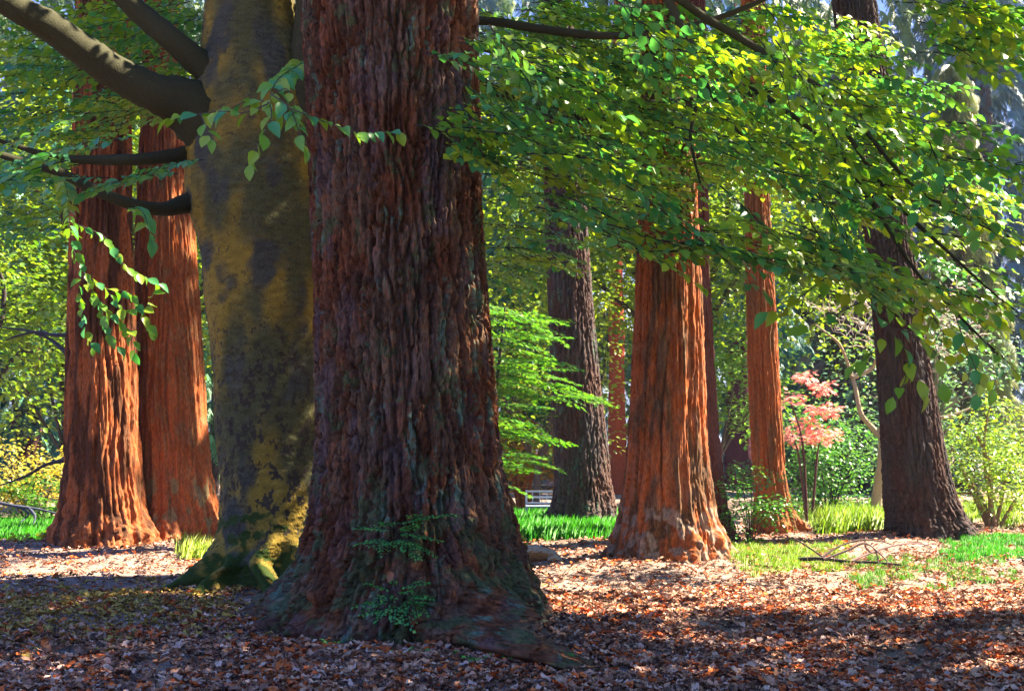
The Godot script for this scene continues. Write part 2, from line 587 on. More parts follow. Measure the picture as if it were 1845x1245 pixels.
func ground() -> void:
	var s := Soup.new()
	var n := 260
	for j in n + 1:
		for k in n + 1:
			var a := 2.0 * k / n - 1.0
			var b := 2.0 * j / n - 1.0
			var x := 16.0 * a + 380.0 * pow(absf(a), 7.0) * signf(a)
			var z := -14.0 + 16.0 * b + 380.0 * pow(absf(b), 7.0) * signf(b)
			s.v.append(Vector3(x, gh(x, z), z))
			var f := n_fbm.get_noise_2d(x * 3.0, z * 3.0)
			var c := Color(0.31, 0.225, 0.18).lerp(Color(0.44, 0.335, 0.28), clampf(0.5 + f * 0.9, 0.0, 1.0))
			s.c.append(c)
			s.u.append(Vector2(x, z))
			s.n.append(Vector3(gh(x - 0.05, z) - gh(x + 0.05, z), 0.1, gh(x, z - 0.05) - gh(x, z + 0.05)).normalized())
	for j in n:
		for k in n:
			var a := j * (n + 1) + k
			s.i.append_array([a, a + 1, a + n + 1, a + 1, a + n + 2, a + n + 1])
	var o := part("ground", s.mesh(), M.soil, self)
	o.set_meta("kind", "structure")

# ---------------------------------------------------------------- standing conifers
func bark_red(hot: float, x: float, h: float, z: float) -> Color:
	var a := n_fbm.get_noise_3d(x * 2.2, h * 0.7, z * 2.2)
	var b := n_fbm.get_noise_3d(x * 14.0, h * 3.0, z * 14.0)
	var c := Color(0.22, 0.075, 0.03).lerp(Color(0.5, 0.13, 0.035), clampf(hot + a * 0.5, 0.0, 1.0))
	return c.lerp(Color(0.30, 0.17, 0.10), clampf(0.12 + b * 0.5, 0.0, 0.7))

func bark_dark(x: float, h: float, z: float, cool: float) -> Color:
	var a := n_fbm.get_noise_3d(x * 1.9, h * 0.6, z * 1.9)
	var b := n_fbm.get_noise_3d(x * 12.0, h * 4.0, z * 12.0)
	var c := Color(0.10, 0.055, 0.045).lerp(Color(0.08, 0.075, 0.078), clampf(cool + a, 0.0, 1.0))
	return c.lerp(Color(0.14, 0.10, 0.075), clampf(b * 0.8, 0.0, 0.7))

func lichened(c: Color, x: float, h: float, z: float, much: float) -> Color:
	var l := n_fbm.get_noise_3d(x * 3.5 + 9.0, h * 1.1, z * 3.5) + 0.5 * n_fbm.get_noise_3d(x * 22.0, h * 14.0, z * 22.0)
	return c.lerp(Color(0.10, 0.18, 0.13), smoothstep(0.55 - much, 0.75 - much, l) * 0.85)

func stand(called: String, label: String, o: Dictionary, crown := 0) -> Node3D:
	var t := trunk_mesh(o)
	var root := thing(called, label, "tree", t.base, o.get("group", ""))
	part("trunk", t.mesh, M.bark, root)
	if crown > 0:
		var xf := []
		var col := []
		var limbs := Soup.new()
		var lo := 15.0
		var tall: float = o.tall
		var tx: Vector3 = t.base
		for k in crown:
			var u := pow(rng.randf(), 0.8)
			var h := lerpf(lo, tall, u)
			var w := rng.randf() * TAU
			var reach: float = lerpf(3.6, 0.8, u) * rng.randf_range(0.7, 1.1)
			var dir := Vector3(cos(w), -0.12, sin(w))
			var from := Vector3(tx.x, h, tx.z)
			var shown := false
			for q in 5:
				var p := from + dir * reach * (0.25 + 0.19 * q)
				if in_light(p):
					continue
				shown = true
				for e in 3:
					var dd := dir.rotated(Vector3.UP, rng.randf_range(-0.9, 0.9)) + Vector3(0, rng.randf_range(-0.35, 0.05), 0)
					xf.append(Transform3D(basis_of(dd, Vector3.UP, rng.randf_range(0.7, 1.2)), p))
					col.append(Color(0.035, 0.085, 0.03).lerp(Color(0.06, 0.12, 0.05), rng.randf()))
			if shown:
				tube(limbs, [from, from + dir * reach * 0.5, from + dir * reach - Vector3(0, 0.1 * reach, 0)], [0.06, 0.04, 0.015], 5, Color(0.1, 0.07, 0.05), 2, 0.0, tx)
		if limbs.v.size() > 0:
			part("limbs", limbs.mesh(), M.wood, root).set_meta("kind", "stuff")
			many("crown", M.frond, M.needle, root, xf, col, "stuff")
	return root

func big_trees() -> void:
	M.frond = frond_mesh(0.35, 0.35, 5)
	M.frond_hang = frond_mesh(0.55, 1.1, 6)
	# the great trunk in front
	stand("conifer_tree", "massive furrowed brown conifer trunk with wide spreading roots and green seedlings at its foot", {
		"prof": [[20, 555, 853], [120, 558, 854], [200, 562, 856], [300, 566, 858], [400, 571, 861], [500, 574, 868], [600, 576, 877], [700, 577, 885], [800, 576, 893], [880, 569, 907], [950, 556, 925], [1010, 536, 944], [1070, 510, 967], [1112, 488, 984]],
		"d": 10.2, "cols": 460, "dy": 0.0145, "tall": 33.0, "thick": 0.12, "kind": "fir", "seed": 3.0,
		"lobes": [[PI * 0.98, 0.42, 0.25, 0.2], [PI * 0.86, 0.35, 0.25, 0.13], [PI * 0.74, 0.2, 0.3, 0.12], [PI * 0.60, 0.12, 0.3, 0.12], [PI * 0.325, 1.55, 0.25, 0.16], [PI * 0.32, 0.42, 0.45, 0.24], [PI * 0.43, 0.16, 0.25, 0.1], [PI * 0.14, 0.1, 0.35, 0.16], [-1.2, 0.6, 0.3, 0.4], [-2.2, 0.6, 0.3, 0.4]],
		"colour": func(x, h, z, w, y):
			var a: float = n_fbm.get_noise_3d(x * 1.6, h * 0.5, z * 1.6)
			var b := n_fbm.get_noise_3d(x * 16.0, h * 7.0, z * 16.0)
			var c := Color(0.115, 0.045, 0.022).lerp(Color(0.115, 0.075, 0.05), smoothstep(-0.25, 0.35, a))
			c = c.lerp(Color(0.22, 0.075, 0.028), clampf(b * 1.2 - 0.05, 0.0, 0.8))
			var pl: float = n_plate.get_noise_3d(x * 11.0, h * 3.0, z * 11.0)
			c = c * (1.0 + 0.45 * pl)
			c = c.lerp(Color(0.11, 0.09, 0.10), clampf(n_plate.get_noise_3d(x * 6.0 + 3.0, h * 2.2, z * 6.0) - 0.45, 0.0, 0.5))
			c = lichened(c, x, h, z, 0.02 + 0.26 * smoothstep(0.0, 0.3, n_fbm.get_noise_3d(x * 0.9 + 5.0, h * 0.12, z * 0.9)))
			var moss: float = n_fbm.get_noise_3d(x * 2.6, h * 2.2, z * 2.6 + 4.0) + 0.4 * n_fbm.get_noise_3d(x * 14.0, h * 14.0, z * 14.0) - (0.0 if h < 1.0 else 0.3)
			return c.lerp(Color(0.075, 0.10, 0.045), smoothstep(0.10, 0.22, moss) * 0.8)}, 90)
	# the dark redwood and the red redwood behind it
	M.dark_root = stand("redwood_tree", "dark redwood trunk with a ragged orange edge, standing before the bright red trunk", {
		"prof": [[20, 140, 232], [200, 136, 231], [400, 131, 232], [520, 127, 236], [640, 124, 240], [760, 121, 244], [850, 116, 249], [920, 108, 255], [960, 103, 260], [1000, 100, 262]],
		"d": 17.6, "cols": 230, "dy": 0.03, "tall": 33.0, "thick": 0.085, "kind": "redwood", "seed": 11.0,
		"lobes": [[PI * 0.97, 0.22, 0.3, 0.4], [PI * 0.3, 0.35, 0.25, 0.3], [0.1, 0.28, 0.3, 0.3], [PI * 0.6, 0.15, 0.3, 0.3], [-1.5, 0.4, 0.4, 0.5]],
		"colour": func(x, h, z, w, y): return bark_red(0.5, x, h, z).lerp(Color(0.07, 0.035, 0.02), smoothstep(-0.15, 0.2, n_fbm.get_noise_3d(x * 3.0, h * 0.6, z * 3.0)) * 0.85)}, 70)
	stand("redwood_tree", "bright orange red sunlit redwood trunk between the dark redwood and the beech", {
		"prof": [[20, 262, 318], [200, 256, 326], [300, 252, 334], [400, 248, 345], [520, 246, 354], [640, 246, 361], [760, 247, 369], [850, 247, 378], [920, 246, 387], [960, 245, 393], [990, 244, 396]],
		"d": 18.6, "cols": 220, "dy": 0.03, "tall": 33.0, "thick": 0.08, "kind": "redwood", "seed": 17.0,
		"lobes": [[PI * 0.95, 0.2, 0.3, 0.4], [PI * 0.5, 0.3, 0.3, 0.4], [0.2, 0.2, 0.4, 0.4]],
		"colour": func(x, h, z, w, y): return bark_red(0.5, x, h, z).lerp(Color(0.24, 0.2, 0.1), smoothstep(0.1, 0.3, n_fbm.get_noise_3d(x * 4.0, h * 2.0, z * 4.0)) * (0.85 if h < 1.1 else 0.3))}, 60)
	# middle distance, to the right of the great trunk
	stand("fir_tree", "dark grey fir trunk standing in the strip of tall green grass", {
		"prof": [[20, 975, 1030], [200, 979, 1042], [400, 984, 1056], [500, 988, 1063], [600, 992, 1071], [700, 996, 1081], [800, 1000, 1093], [870, 1001, 1101], [910, 997, 1107], [945, 990, 1112]],
		"d": 23.0, "cols": 200, "dy": 0.035, "tall": 33.0, "thick": 0.085, "kind": "fir", "seed": 23.0,
		"lobes": [[PI, 0.2, 0.3, 0.4], [PI * 0.5, 0.2, 0.3, 0.4]],
		"colour": func(x, h, z, w, y): return lichened(bark_dark(x, h, z, 0.45), x, h, z, 0.1)}, 60)
	stand("redwood_tree", "orange brown redwood with flaring roots and sunlight painted pale grey on its root tops beside fallen log", {
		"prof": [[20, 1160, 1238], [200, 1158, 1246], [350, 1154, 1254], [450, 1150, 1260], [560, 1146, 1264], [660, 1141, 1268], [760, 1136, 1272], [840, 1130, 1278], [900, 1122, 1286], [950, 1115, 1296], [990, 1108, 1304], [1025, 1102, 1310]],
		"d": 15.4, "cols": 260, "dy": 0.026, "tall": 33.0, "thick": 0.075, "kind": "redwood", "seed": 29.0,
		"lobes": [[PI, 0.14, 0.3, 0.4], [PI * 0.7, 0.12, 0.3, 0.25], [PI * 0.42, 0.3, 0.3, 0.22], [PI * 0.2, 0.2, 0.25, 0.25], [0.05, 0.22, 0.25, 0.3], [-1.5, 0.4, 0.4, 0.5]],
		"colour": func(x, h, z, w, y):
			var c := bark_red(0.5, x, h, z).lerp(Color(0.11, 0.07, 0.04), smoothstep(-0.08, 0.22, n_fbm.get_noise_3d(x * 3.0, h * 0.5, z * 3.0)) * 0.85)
			return c.lerp(Color(0.3, 0.24, 0.19), smoothstep(0.0, 0.2, n_fbm.get_noise_3d(x * 4.0, h * 3.0, z * 4.0)) * (0.8 if h < 0.8 else 0.15))}, 60)  # sunlight on the root tops put into the colour as pale patches
	stand("redwood_tree", "slim dark purple brown trunk close behind the flaring orange redwood", {
		"prof": [[20, 1236, 1270], [200, 1238, 1272], [400, 1236, 1276], [560, 1234, 1282], [680, 1234, 1288], [780, 1236, 1296], [860, 1238, 1304], [920, 1238, 1311], [965, 1236, 1318]],
		"d": 19.0, "cols": 160, "dy": 0.035, "tall": 33.0, "thick": 0.06, "kind": "redwood", "seed": 37.0,
		"lobes": [[0.4, 0.2, 0.3, 0.4], [PI * 0.5, 0.2, 0.3, 0.4]],
		"colour": func(x, h, z, w, y): return bark_dark(x, h, z, 0.1).lerp(Color(0.17, 0.05, 0.045), 0.5)}, 40)
	stand("redwood_tree", "slender straight red brown redwood with a pale root, green shrub at its side", {
		"prof": [[20, 1338, 1376], [200, 1341, 1381], [400, 1344, 1388], [520, 1346, 1395], [640, 1349, 1401], [740, 1353, 1407], [820, 1357, 1413], [880, 1361, 1420], [925, 1362, 1428], [955, 1362, 1434]],
		"d": 20.8, "cols": 180, "dy": 0.035, "tall": 33.0, "thick": 0.06, "kind": "redwood", "seed": 41.0,
		"lobes": [[0.15, 0.28, 0.28, 0.35], [PI * 0.5, 0.15, 0.3, 0.4], [PI, 0.1, 0.3, 0.4]],
		"colour": func(x, h, z, w, y): return bark_red(0.5, x, h, z).lerp(Color(0.17, 0.10, 0.05), smoothstep(0.0, 0.3, n_fbm.get_noise_3d(x * 3.0, h * 0.5, z * 3.0)) * 0.7)}, 50)
	stand("fir_tree", "leaning blackish fir trunk flaring towards the bright shrub, leaves hanging before it", {
		"prof": [[20, 1506, 1578], [150, 1528, 1600], [300, 1548, 1624], [400, 1560, 1638], [500, 1571, 1651], [600, 1580, 1665], [700, 1588, 1681], [800, 1594, 1698], [860, 1598, 1712], [910, 1602, 1728], [950, 1604, 1742], [968, 1604, 1748]],
		"d": 19.4, "cols": 220, "dy": 0.03, "tall": 33.0, "thick": 0.075, "kind": "fir", "seed": 47.0,
		"lobes": [[0.1, 0.25, 0.3, 0.3], [PI * 0.25, 0.2, 0.3, 0.3], [PI * 0.6, 0.15, 0.3, 0.4]],
		"colour": func(x, h, z, w, y): return bark_dark(x, h, z, 0.55) * 0.7}, 50)


# ---------------------------------------------------------------- the beech
const BEECH_D := 12.9
func beech_surface(px: float, py: float) -> Vector3:
	var d := BEECH_D - 0.6
	for k in 6:
		var p := P(px, py, d)
		var dx := p.x - P(490, py, BEECH_D).x
		d = BEECH_D - sqrt(maxf(0.66 * 0.66 - dx * dx, 0.01))
	return P(px, py, d)

func limb(root: Node3D, called: String, rows: Array, sides := 10, colour := Color(0.055, 0.055, 0.03)) -> MeshInstance3D:
	var s := Soup.new()
	var pts := []
	var rad := []
	for r in rows:
		pts.append(P(r[0], r[1], r[2]))
		rad.append(r[3] * r[2] / F / 2.0)
	tube(s, pts, rad, sides, colour, 7, 0.10, root.position)
	return part(called, s.mesh(), M.smooth_bark, root)

# a branch whose leaves can be told apart: twigs [[px, py, d] ...] with a leaf mesh at every step
func leafy_branch(root: Node3D, label: String, twigs: Array, size: float, step: float, tones: Array, skip := 0.0) -> void:
	var s := Soup.new()
	var spots := []
	for tw in twigs:
		var pts := []
		var rad := []
		for k in tw.size():
			pts.append(P(tw[k][0], tw[k][1], tw[k][2]))
			rad.append(lerpf(0.006, 0.0025, float(k) / (tw.size() - 1)))
		tube(s, pts, rad, 5, Color(0.07, 0.06, 0.06), 5, 0.0, root.position)
		var flip := 1.0
		for k in tw.size() - 1:
			var a: Vector3 = pts[k]
			var b: Vector3 = pts[k + 1]
			var n := maxi(1, int(a.distance_to(b) / step))
			for j in n:
				if k == 0 and (j + 0.5) / n < skip:
					continue
				flip = -flip
				spots.append([a.lerp(b, (j + rng.randf_range(0.3, 0.7)) / n), (b - a).normalized(), flip])
		spots.append([pts[-1], (pts[-1] - pts[-2]).normalized(), 0.0])
	var br := part("branch", s.mesh(), M.wood, root)
	br.set_meta("label", label)
	for sp in spots:
		var dir: Vector3 = sp[1]
		var across := dir.cross(Vector3.UP).normalized()
		var d: Vector3 = dir * rng.randf_range(0.4, 0.9) + across * sp[2] * rng.randf_range(0.5, 1.1) + Vector3(0, rng.randf_range(-0.9, 0.1), 0)
		var u := Vector3(rng.randf_range(-0.6, 0.6), 0.8, rng.randf_range(0.1, 1.3))
		var o := MeshInstance3D.new()
		o.name = "leaf"
		o.mesh = leaf_meshes[rng.randi() % 2]
		o.material_override = tones[rng.randi() % tones.size()]
		br.add_child(o, true)
		o.transform = Transform3D(basis_of(d, u, size * rng.randf_range(0.7, 1.15)), sp[0] - root.position)

func tone(c: Color, through: Color) -> StandardMaterial3D:
	var m := leafy(through, 0.42, 0.5)
	m.albedo_color = c.linear_to_srgb()
	return m

func beech() -> void:
	var t := trunk_mesh({
		"prof": [[20, 368, 548], [90, 362, 562], [150, 352, 576], [230, 336, 590], [300, 331, 596], [370, 338, 600], [450, 358, 602], [560, 368, 600], [650, 380, 598], [800, 391, 597], [900, 394, 598], [960, 390, 600], [1000, 384, 602], [1060, 380, 604]],
		"d": BEECH_D, "cols": 340, "dy": 0.016, "tall": 15.0, "thick": 0.05, "kind": "beech", "seed": 53.0,
		"lobes": [[PI * 0.98, 0.3, 0.3, 0.2], [PI * 0.82, 0.7, 0.24, 0.14], [PI * 0.66, 0.62, 0.24, 0.12], [PI * 0.48, 0.6, 0.3, 0.13], [PI * 0.31, 0.5, 0.3, 0.14], [0.1, 0.4, 0.3, 0.25], [-1.0, 0.5, 0.3, 0.3], [-2.2, 0.5, 0.3, 0.3]],
		"colour": func(x, h, z, w, y):
			var a: float = n_fbm.get_noise_3d(x * 1.1, h * 0.5, z * 1.1 + 3.0)
			var b: float = n_fbm.get_noise_3d(x * 5.0, h * 14.0, z * 5.0)
			var c := Color(0.10, 0.098, 0.04).lerp(Color(0.29, 0.20, 0.033), smoothstep(-0.3, 0.25, a))
			c = c.lerp(Color(0.075, 0.075, 0.055), smoothstep(0.1, 0.45, n_fbm.get_noise_3d(x * 1.4 + 20.0, h * 0.8, z * 1.4)))
			c *= 1.0 + 0.35 * b
			if h > 2.6:                                  # dark wrinkles and old branch scars
				var e: float = absf(n_fbm.get_noise_3d(x * 1.7, h * 1.9 + 7.0, z * 1.7)) + 0.25 * absf(n_fbm.get_noise_3d(x * 9.0, h * 9.0, z * 9.0))
				c = c.lerp(Color(0.05, 0.045, 0.035), smoothstep(0.09, 0.04, e) * 0.75)
			if h > 0.5 and h < 3.1:                      # flaked dark plates with hard edges
				var f: float = n_fbm.get_noise_3d(x * 6.5, h * 4.6, z * 6.5) + 0.5 * n_fbm.get_noise_3d(x * 19.0, h * 19.0, z * 19.0) - 0.5 * maxf(0.0, absf(h - 1.6) - 0.8)
				c = c.lerp(Color(0.06, 0.05, 0.035), smoothstep(0.19, 0.23, f))
			if h < 0.9:                                  # moss on the roots
				var m: float = n_fbm.get_noise_3d(x * 4.0, h * 4.0, z * 4.0) + 0.55 - h * 0.9
				c = c.lerp(Color(0.035, 0.068, 0.012), smoothstep(-0.1, 0.2, m) * 0.97)
			return c})
	var root := thing("beech_tree", "old smooth barked beech with mossy roots, low bare limbs and carved letters", "tree", t.base)
	part("trunk", t.mesh, M.smooth_bark, root)
	for l in [
		[[440, 290, 12.7, 70], [390, 240, 12.6, 120], [335, 190, 12.4, 104], [280, 168, 12.2, 72], [215, 135, 12.0, 66], [150, 92, 11.7, 60], [85, 45, 11.4, 58], [20, 10, 11.1, 50], [-80, -50, 10.7, 40]],
		[[470, 230, 12.8, 60], [415, 165, 12.6, 66], [370, 125, 12.5, 54], [310, 72, 12.3, 46], [250, 22, 12.2, 42], [190, -40, 12.0, 36]],
		[[480, 250, 13.1, 40], [395, 268, 12.95, 50], [350, 276, 12.75, 38], [312, 281, 12.5, 27], [250, 287, 12.1, 22], [170, 288, 11.9, 18], [95, 282, 11.7, 13], [20, 260, 11.5, 9], [-80, 230, 11.3, 5]],
		[[480, 330, 13.1, 40], [405, 345, 12.95, 56], [358, 360, 12.75, 44], [322, 370, 12.5, 33], [290, 377, 12.2, 25], [230, 366, 11.8, 22], [165, 340, 11.6, 20], [100, 308, 11.4, 18], [20, 285, 11.1, 14], [-90, 250, 10.8, 9]],
		[[545, 330, 12.75, 30], [548, 200, 12.6, 70], [556, 100, 12.5, 66], [560, 20, 12.5, 60], [565, -120, 12.5, 55]],
		[[560, 90, 12.8, 50], [700, 45, 12.2, 26], [860, 37, 11.6, 17], [960, 50, 11.3, 17], [1080, 64, 11.0, 15], [1190, 58, 10.8, 13], [1300, 30, 10.6, 11], [1420, -20, 10.4, 8]],
		[[560, 60, 13.0, 50], [760, 60, 13.0, 24], [925, 102, 13.0, 15], [985, 143, 13.0, 15], [1020, 180, 13.0, 14], [1062, 204, 13.0, 12], [1110, 255, 13.0, 8], [1160, 300, 13.0, 5]],
		[[760, 60, 13.2, 26], [900, 170, 13.5, 22], [1030, 212, 13.6, 20], [1100, 208, 13.6, 24], [1180, 190, 13.6, 22], [1260, 181, 13.5, 20], [1350, 168, 13.4, 15], [1440, 150, 13.2, 10]],
		[[1080, -120, 9.2, 26], [1190, -20, 9.2, 18], [1250, 85, 9.2, 15], [1330, 138, 9.2, 14], [1400, 188, 9.2, 11], [1470, 240, 9.2, 7], [1540, 300, 9.2, 4]],
		[[1080, -120, 9.3, 26], [1240, 10, 9.5, 15], [1330, 66, 9.6, 14], [1400, 108, 9.6, 12], [1450, 140, 9.6, 11], [1515, 182, 9.6, 9], [1580, 225, 9.6, 6], [1680, 270, 9.6, 4]],
		[[1252, 120, 9.2, 9], [1262, 160, 9.2, 8], [1248, 220, 9.2, 7], [1246, 260, 9.2, 6], [1262, 330, 9.2, 4]],
		[[1262, 128, 9.2, 8], [1300, 200, 9.2, 7], [1335, 240, 9.2, 7], [1380, 285, 9.2, 5], [1440, 310, 9.2, 3]],
		[[1470, 150, 9.4, 9], [1580, 320, 9.4, 8], [1650, 400, 9.4, 8], [1700, 445, 9.4, 6], [1770, 510, 9.4, 4], [1830, 560, 9.3, 3]],
		[[1540, 210, 9.6, 8], [1640, 330, 9.4, 7], [1720, 378, 9.4, 6], [1790, 412, 9.4, 5], [1860, 450, 9.3, 4]],
		[[1500, 250, 9.3, 8], [1600, 410, 9.3, 7], [1660, 500, 9.2, 6], [1720, 560, 9.2, 5], [1800, 640, 9.1, 3]]]:
		limb(root, "limb", l, 14 if l[1][3] > 40 else 8)
	# scars and carvings in the bark
	var s := Soup.new()
	for c in [[[486, 543], [491, 556], [493, 575], [496, 592], [494, 600], [498, 612], [497, 634]], [[497, 575], [499, 580], [497, 588]],
		[[488, 634], [488, 641]], [[488, 635], [492, 639], [495, 634], [496, 641]], [[500, 641], [501, 634], [504, 638], [506, 634], [507, 640]], [[505, 643], [509, 634], [513, 643]], [[507, 640], [512, 640]],
		[[441, 634], [445, 646], [451, 656]], [[445, 646], [450, 638]], [[457, 640], [457, 652], [452, 656]], [[462, 640], [460, 645], [464, 646], [463, 641]], [[471, 634], [477, 647]]]:
		var pts := []
		var rad := []
		for q in c:
			pts.append(beech_surface(q[0], q[1]) + Vector3(0, 0, 0.012))
			rad.append(0.007 if c.size() > 5 else 0.005)
		tube(s, pts, rad, 5, Color(0.035, 0.02, 0.015), 3, 0.3, root.position)
	var sc := part("carved_letters", s.mesh(), M.wood, root)
	sc.set_meta("kind", "stuff")
	# leaves that can be told apart
	var tones := [tone(Color(0.07, 0.29, 0.10), Color(0.8, 0.9, 0.45)), tone(Color(0.15, 0.34, 0.04), Color(0.8, 0.9, 0.45)), tone(Color(0.25, 0.38, 0.03), Color(0.8, 0.9, 0.45))]
	leafy_branch(root, "leafy twig reaching in front of the dark beech trunk", [
		[[556, 105, 12.3], [530, 122, 10.6], [505, 138, 9.3], [490, 160, 8.7], [486, 185, 8.6]],
		[[486, 185, 8.6], [440, 203, 8.5], [400, 200, 8.4], [345, 207, 8.4], [302, 213, 8.4]],
		[[360, 205, 8.4], [370, 228, 8.35], [378, 250, 8.3]],
		[[486, 185, 8.6], [488, 215, 8.5], [470, 248, 8.4], [452, 295, 8.4]],
		[[488, 170, 8.6], [522, 195, 8.5], [537, 235, 8.4], [548, 268, 8.4]],
		[[490, 170, 8.6], [515, 160, 8.6], [528, 182, 8.6], [530, 205, 8.5]],
		[[522, 195, 8.5], [565, 212, 8.5], [610, 228, 8.5], [655, 240, 8.5], [715, 236, 8.5]],
		[[486, 185, 8.6], [455, 180, 8.7], [425, 190, 8.7], [410, 200, 8.7]]], 0.15, 0.062, tones, 0.25)
	leafy_branch(root, "sunlit leafy branch hanging before the dark redwood", [
		[[110, 312, 11.4], [122, 360, 13.2], [126, 430, 14.3], [150, 490, 14.5], [190, 520, 14.6], [235, 530, 14.7], [272, 590, 14.8]],
		[[126, 400, 14.2], [176, 420, 14.4], [200, 440, 14.5], [225, 480, 14.5], [262, 500, 14.6], [284, 512, 14.7]],
		[[150, 490, 14.5], [175, 545, 14.5], [205, 570, 14.6], [235, 600, 14.7], [243, 635, 14.8]],
		[[150, 490, 14.5], [140, 520, 14.6], [150, 580, 14.6], [165, 625, 14.7]],
		[[190, 520, 14.6], [220, 560, 14.6], [262, 555, 14.7], [274, 530, 14.7]],
		[[175, 545, 14.5], [200, 610, 14.6], [215, 630, 14.7]],
		[[240, 370, 11.8], [258, 385, 11.4], [266, 410, 11.3], [270, 430, 11.3]]], 0.185, 0.072, tones, 0.2)
	leafy_branch(root, "leafy branches hanging before the leaning fir", [
		[[1500, 470, 9.2], [1560, 540, 9.1], [1600, 590, 9.0], [1640, 640, 9.0], [1664, 705, 9.0]],
		[[1560, 540, 9.1], [1520, 560, 9.0], [1490, 575, 9.0], [1440, 590, 9.0]],
		[[1490, 500, 9.1], [1450, 530, 9.0], [1410, 560, 9.0], [1385, 562, 9.0]],
		[[1600, 590, 9.0], [1580, 630, 9.0], [1540, 660, 9.0]],
		[[1600, 590, 9.0], [1640, 600, 9.0], [1690, 640, 9.0], [1700, 690, 9.0]],
		[[1720, 560, 9.2], [1740, 620, 9.1], [1765, 680, 9.0], [1760, 710, 9.0]],
		[[1760, 600, 9.1], [1800, 650, 9.0], [1790, 700, 9.0]], [[1640, 640, 9.0], [1630, 690, 9.0], [1610, 715, 9.0]]], 0.165, 0.107, tones, 0.0)
	# the leaf mass: flat sprays in layers
	var xf := []
	var col := []
	var tw := Soup.new()
	for a in [
		[[[10, 5], [365, 5], [330, 170], [300, 215], [200, 235], [110, 300], [60, 420], [10, 420]], 12.6, 16.0, 120, Vector3(-0.8, -0.1, 0.3), 0.12],
		[[[10, 215], [140, 230], [300, 260], [300, 330], [180, 300], [60, 360], [10, 360]], 9.6, 10.8, 9, Vector3(-0.5, -0.25, 0.6), 0.14],
		[[[850, 5], [1540, 5], [1560, 250], [1450, 340], [1280, 330], [1140, 350], [1080, 420], [985, 490], [930, 540], [880, 530], [855, 300]], 11.5, 15.2, 215, Vector3(0.75, -0.15, 0.3), 0.115],
		[[[950, 5], [1430, 5], [1430, 280], [1300, 330], [1130, 330], [960, 420]], 12.2, 14.8, 100, Vector3(0.75, -0.15, 0.3), 0.115],
		[[[1500, 5], [1570, 5], [1600, 120], [1720, 140], [1740, 260], [1820, 300], [1835, 540], [1700, 480], [1560, 390], [1450, 330]], 11.0, 15.0, 62, Vector3(0.7, -0.3, 0.4), 0.13],
		[[[1680, 5], [1835, 5], [1835, 90], [1740, 110]], 10.0, 12.0, 26, Vector3(0.7, -0.3, 0.4), 0.15],
		[[[850, 70], [980, 70], [1150, 190], [1080, 195], [850, 130]], 7.6, 9.0, 13, Vector3(0.8, -0.35, 0.3), 0.11],
		[[[850, 170], [960, 190], [1130, 260], [1130, 300], [1000, 280], [850, 290]], 7.6, 9.0, 17, Vector3(0.8, -0.25, 0.3), 0.11],
		[[[1180, 60], [1450, 60], [1600, 180], [1830, 240], [1830, 420], [1560, 410], [1400, 330], [1230, 250]], 7.8, 10.0, 46, Vector3(0.85, -0.3, 0.2), 0.11],
		[[[1030, 360], [1280, 360], [1500, 440], [1480, 500], [1300, 470], [1150, 460]], 7.8, 9.2, 18, Vector3(0.7, -0.15, 0.4), 0.11],
		[[[1480, 380], [1830, 410], [1830, 640], [1700, 600], [1600, 540], [1500, 500]], 8.2, 10.0, 22, Vector3(0.75, -0.4, 0.3), 0.135]]:
		var poly := PackedVector2Array()
		for q in a[0]:
			poly.append(Vector2(q[0], q[1]))
		for k in a[3]:
			var q := in_poly(poly)
			var dir: Vector3 = a[4] + Vector3(rng.randf_range(-0.6, 0.6), rng.randf_range(-0.12, 0.12), rng.randf_range(-0.6, 0.6))
			var length := rng.randf_range(0.6, 1.25)
			hue = pow(rng.randf(), 1.5)
			var o := P(q.x, q.y, rng.randf_range(a[1], a[2])) - dir.normalized() * length * 0.5
			spray(o, dir, length, a[5], xf, col, beech_colour, tw, root.position)
	part("twigs", tw.mesh(), M.wood, root).set_meta("kind", "stuff")
	var kx := []
	var kc := []
	for i in xf.size():
		if not in_light(xf[i].origin):
			kx.append(xf[i])
			kc.append(col[i])
	many("foliage", leaf_meshes[0], M.leaf, root, kx, kc, "stuff")
	M.beech_root = root

